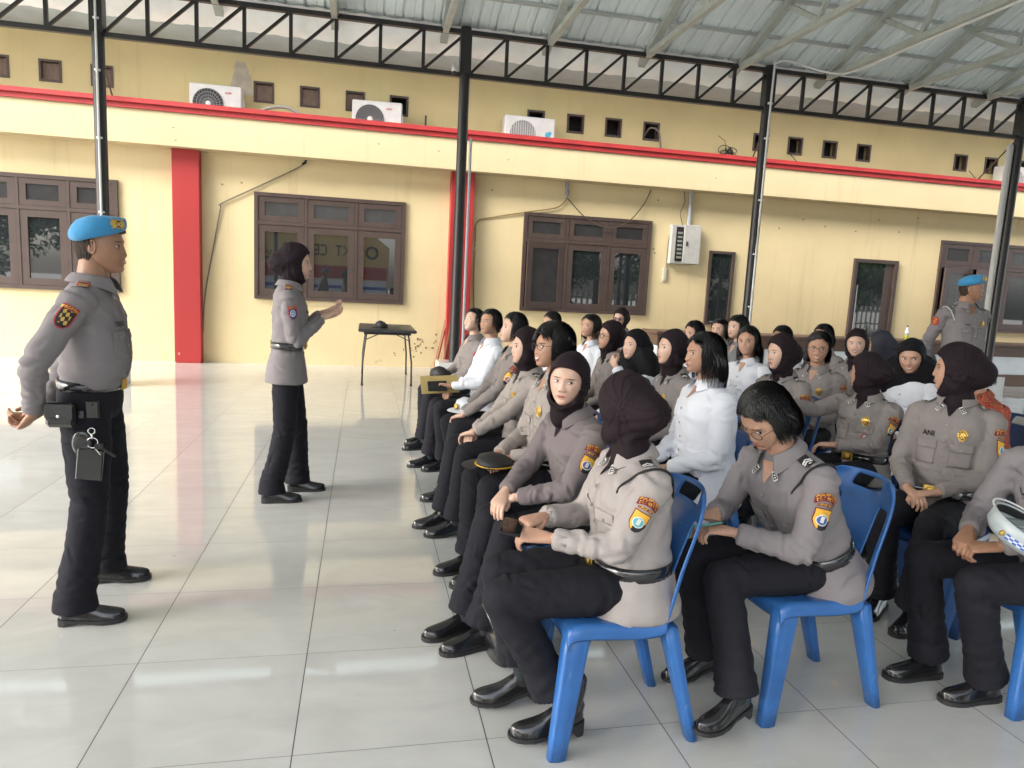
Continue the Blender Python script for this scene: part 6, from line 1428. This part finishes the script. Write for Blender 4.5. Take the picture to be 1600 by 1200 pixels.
# ================================================================== BEHIND THE CAMERA (what the window glass reflects)
rrd = np.random.RandomState(12); M_bark = mat('bark', (.10, .075, .055), .9, bump=.5, bs=20)
def leafmat():
    m = mat('leaves', (.05, .10, .028), .6, var=.5, vs=1.2); return m
M_leaf = leafmat()
def tree_mesh(seed):
    r = np.random.RandomState(seed); g_ = G(); g_.tube([(0, 0, 0), (.1, 0, 1.5), (0, .1, 3.0), (.1, 0, 4.5)], [.2, .16, .13, .08], 10)
    L = []
    for k in range(11):
        a = r.uniform(0, 6.28); e = np.array((math.cos(a)*2.0, math.sin(a)*2.0, r.uniform(1.9, 5.4))); s0 = np.array((.05, 0, r.uniform(1.8, 3.5))); g_.tube([s0, (s0+e)/2+np.array((0, 0, .3)), e], [.08, .05, .02], 6)
        for q in range(3): L.append((e+r.randn(3)*.5, r.uniform(.6, 1.15)))
    V = []; F = []
    for c, rad in L:
        for _ in range(260):
            d = r.randn(3); d /= np.linalg.norm(d); p = c+d*rad*r.uniform(.3, 1)**.5*np.array((1.15, 1.15, .7)); a = r.randn(3); a /= np.linalg.norm(a); b = np.cross(a, d); b /= np.linalg.norm(b)+1e-6; s_ = r.uniform(.05, .11)
            n0 = len(V); V += [p-a*s_*1.5, p+b*s_*.7, p+a*s_*1.5, p-b*s_*.7]; F.append((n0, n0+1, n0+2, n0+3))
    return g_, V, F
tm = [tree_mesh(3), tree_mesh(8)]; td = []
for g_, V, F in tm:
    t0 = g_.obj('trunk', M_bark, None, True); c0 = mk('crown', V, F, M_leaf, None); td.append((t0.data, c0.data)); bpy.data.objects.remove(t0); bpy.data.objects.remove(c0)
for i, (x, y, s) in enumerate(((-20, -10, 1.3), (-16, -9, 1.1), (-12, -10, 1.25), (-7.4, -9, .95), (5.2, -9, 1.0), (8.5, -11.5, 1.2), (12.5, -12, 1.25), (16.5, -9.5, 1.2), (21, -12, 1.4), (27, -11, 1.4), (34, -13, 1.5))):
    t = empty('tree', (x, y, -.16), i*1.3); t.scale = (s, s, s)
    tag(t, ['outermost leafy tree mirrored at the left edge of the leftmost window', 'leafy tree mirrored in the middle of the leftmost window', 'leafy tree mirrored at the right of the leftmost window', 'small leafy tree beside the service centre, mirrored in the middle window', 'small leafy tree on the other side of the service centre front', 'leafy tree behind the parked saloon car, mirrored in the window by the fuse box', 'leafy tree mirrored at the right of the window by the fuse box', 'leafy tree beside the end-on parked car, mirrored in the narrow window', 'broad tree mirrored in the glass door', 'tall broad tree mirrored in the right-hand window', 'tallest tree of the yard, farthest to the right in the mirrored row'][i], 'tree', 'trees in the yard mirrored in the windows')
    for nme, d in zip(('trunk', 'crown'), td[i % 2]): o = bpy.data.objects.new(nme, d); col.objects.link(o); o.parent = t
# service centre frontage mirrored in the middle window
sb = empty('service_centre', (-2.6, -13, -.16)); tag(sb, 'yellow and red service centre front mirrored in the middle window', 'building')
g = G(); g.bx(-3.8, 3.9, 0, 3, 0, 3.3); g.add([(-3.8, -.0, 3.3), (-3.0, 0, 3.9), (3.1, 0, 3.9), (3.9, 0, 3.3)], [(0, 1, 2, 3)]); g.bx(-3.0, 3.1, .01, .3, 3.3, 3.9); V = np.array(g.V); V[:, 1] *= -1; mk('wall', V, [f[::-1] for f in g.F], mat('signfront_yellow', (.55, .38, .14), .7), sb)
def face(x0, x1, z0, z1, d, m, name):
    g_ = G(); g_.bx(x0, x1, .0+d, .02+d, z0, z1); return g_.obj(name, m, sb)
face(-3.7, 3.8, 1.6, 2.25, .0, M_red, 'red_banner'); face(-3.7, 3.8, .9, 1.56, .0, mat('banner_white', (.6, .62, .66), .6), 'white_banner'); face(-3.7, 3.8, 1.08, 1.24, .021, mat('banner_blue', (.04, .10, .40), .6), 'blue_band'); face(-3.9, -3.3, .0, 2.5, .03, M_red, 'red_pillar')
g = G(); text_boxes(g, 'SPKT CENTER', (-2.0, .03, 2.75), (1, 0, 0), (0, 0, 1), (0, 1, 0), .55); V = np.array(g.V); V[:, 0] = -V[:, 0]+.6; mk('lettering', V, [f[::-1] for f in g.F], M_blk, sb)
g = G(); g.torus((3.0, .03, 3.0), .28, .06, 0, (0, 1, 0), 24, 6); g.obj('emblem', M_blk, sb)
# fence and parked cars of the yard
fn = empty('yard_fence', (0, -15.5, -.16)); tag(fn, 'pale picket fence of the yard mirrored in the windows', 'fence'); g = G()
for k in range(90): g.bx(4+k*.35, 4.14+k*.35, 0, .05, 0, 1.5)
g.bx(4, 36, .05, .1, .3, .4); g.bx(4, 36, .05, .1, 1.15, 1.25); g.obj('pickets', mat('fence_paint', (.5, .5, .48), .7), fn)
M_carp = mat('dark_car_paint', (.02, .022, .026), .25, coat=1)
def car(x, y, rz_, label):
    t = empty('parked_car', (x, y, -.16), R(rz_)); tag(t, label, 'car')
    prof = [(-2.1, .35), (-2.15, .75), (-1.9, .95), (-1.3, 1.0), (-.75, 1.42), (.55, 1.45), (1.25, .98), (2.0, .85), (2.15, .6), (2.1, .35)]
    V = []; n_ = len(prof)
    for yy, sc_ in ((-.85, 1), (-.82, 1), (.82, 1), (.85, 1)):
        for px_, pz in prof: V.append((px_*(.97 if abs(yy) > .83 else 1), yy*(1-.18*max(0, (pz-.95)/.5)), pz if abs(yy) < .83 else pz*.98+.01))
    F = [(a*n_+i, a*n_+(i+1) % n_, (a+1)*n_+(i+1) % n_, (a+1)*n_+i) for a in range(3) for i in range(n_)]+[tuple(range(n_))[::-1], tuple(range(3*n_, 4*n_))]
    mk('body', V, F, M_carp, t)
    for s in (-1, 1):
        g_ = G(); g_.add([(-1.15, s*.80, 1.03), (-.72, s*.71, 1.36), (.5, s*.71, 1.38), (1.08, s*.80, 1.03)], [(0, 1, 2, 3) if s < 0 else (3, 2, 1, 0)]); g_.obj('window', M_glass, t)
        for q in (-1.35, 1.35): g_ = G(); g_.tube([(q, s*.72, .33), (q, s*.88, .33)], .33, 24, cap=.1); g_.tube([(q, s*.885, .33), (q, s*.90, .33)], .2, 20, 1, cap=.1); g_.obj('wheel', [M_sole, M_silver], t, True)
    return t
car(9.3, -10.2, 5, 'dark saloon car parked in the yard, mirrored in the window beside the fuse box'); car(18.5, -10, 70, 'dark car parked end-on in the yard, mirrored in the narrow window')
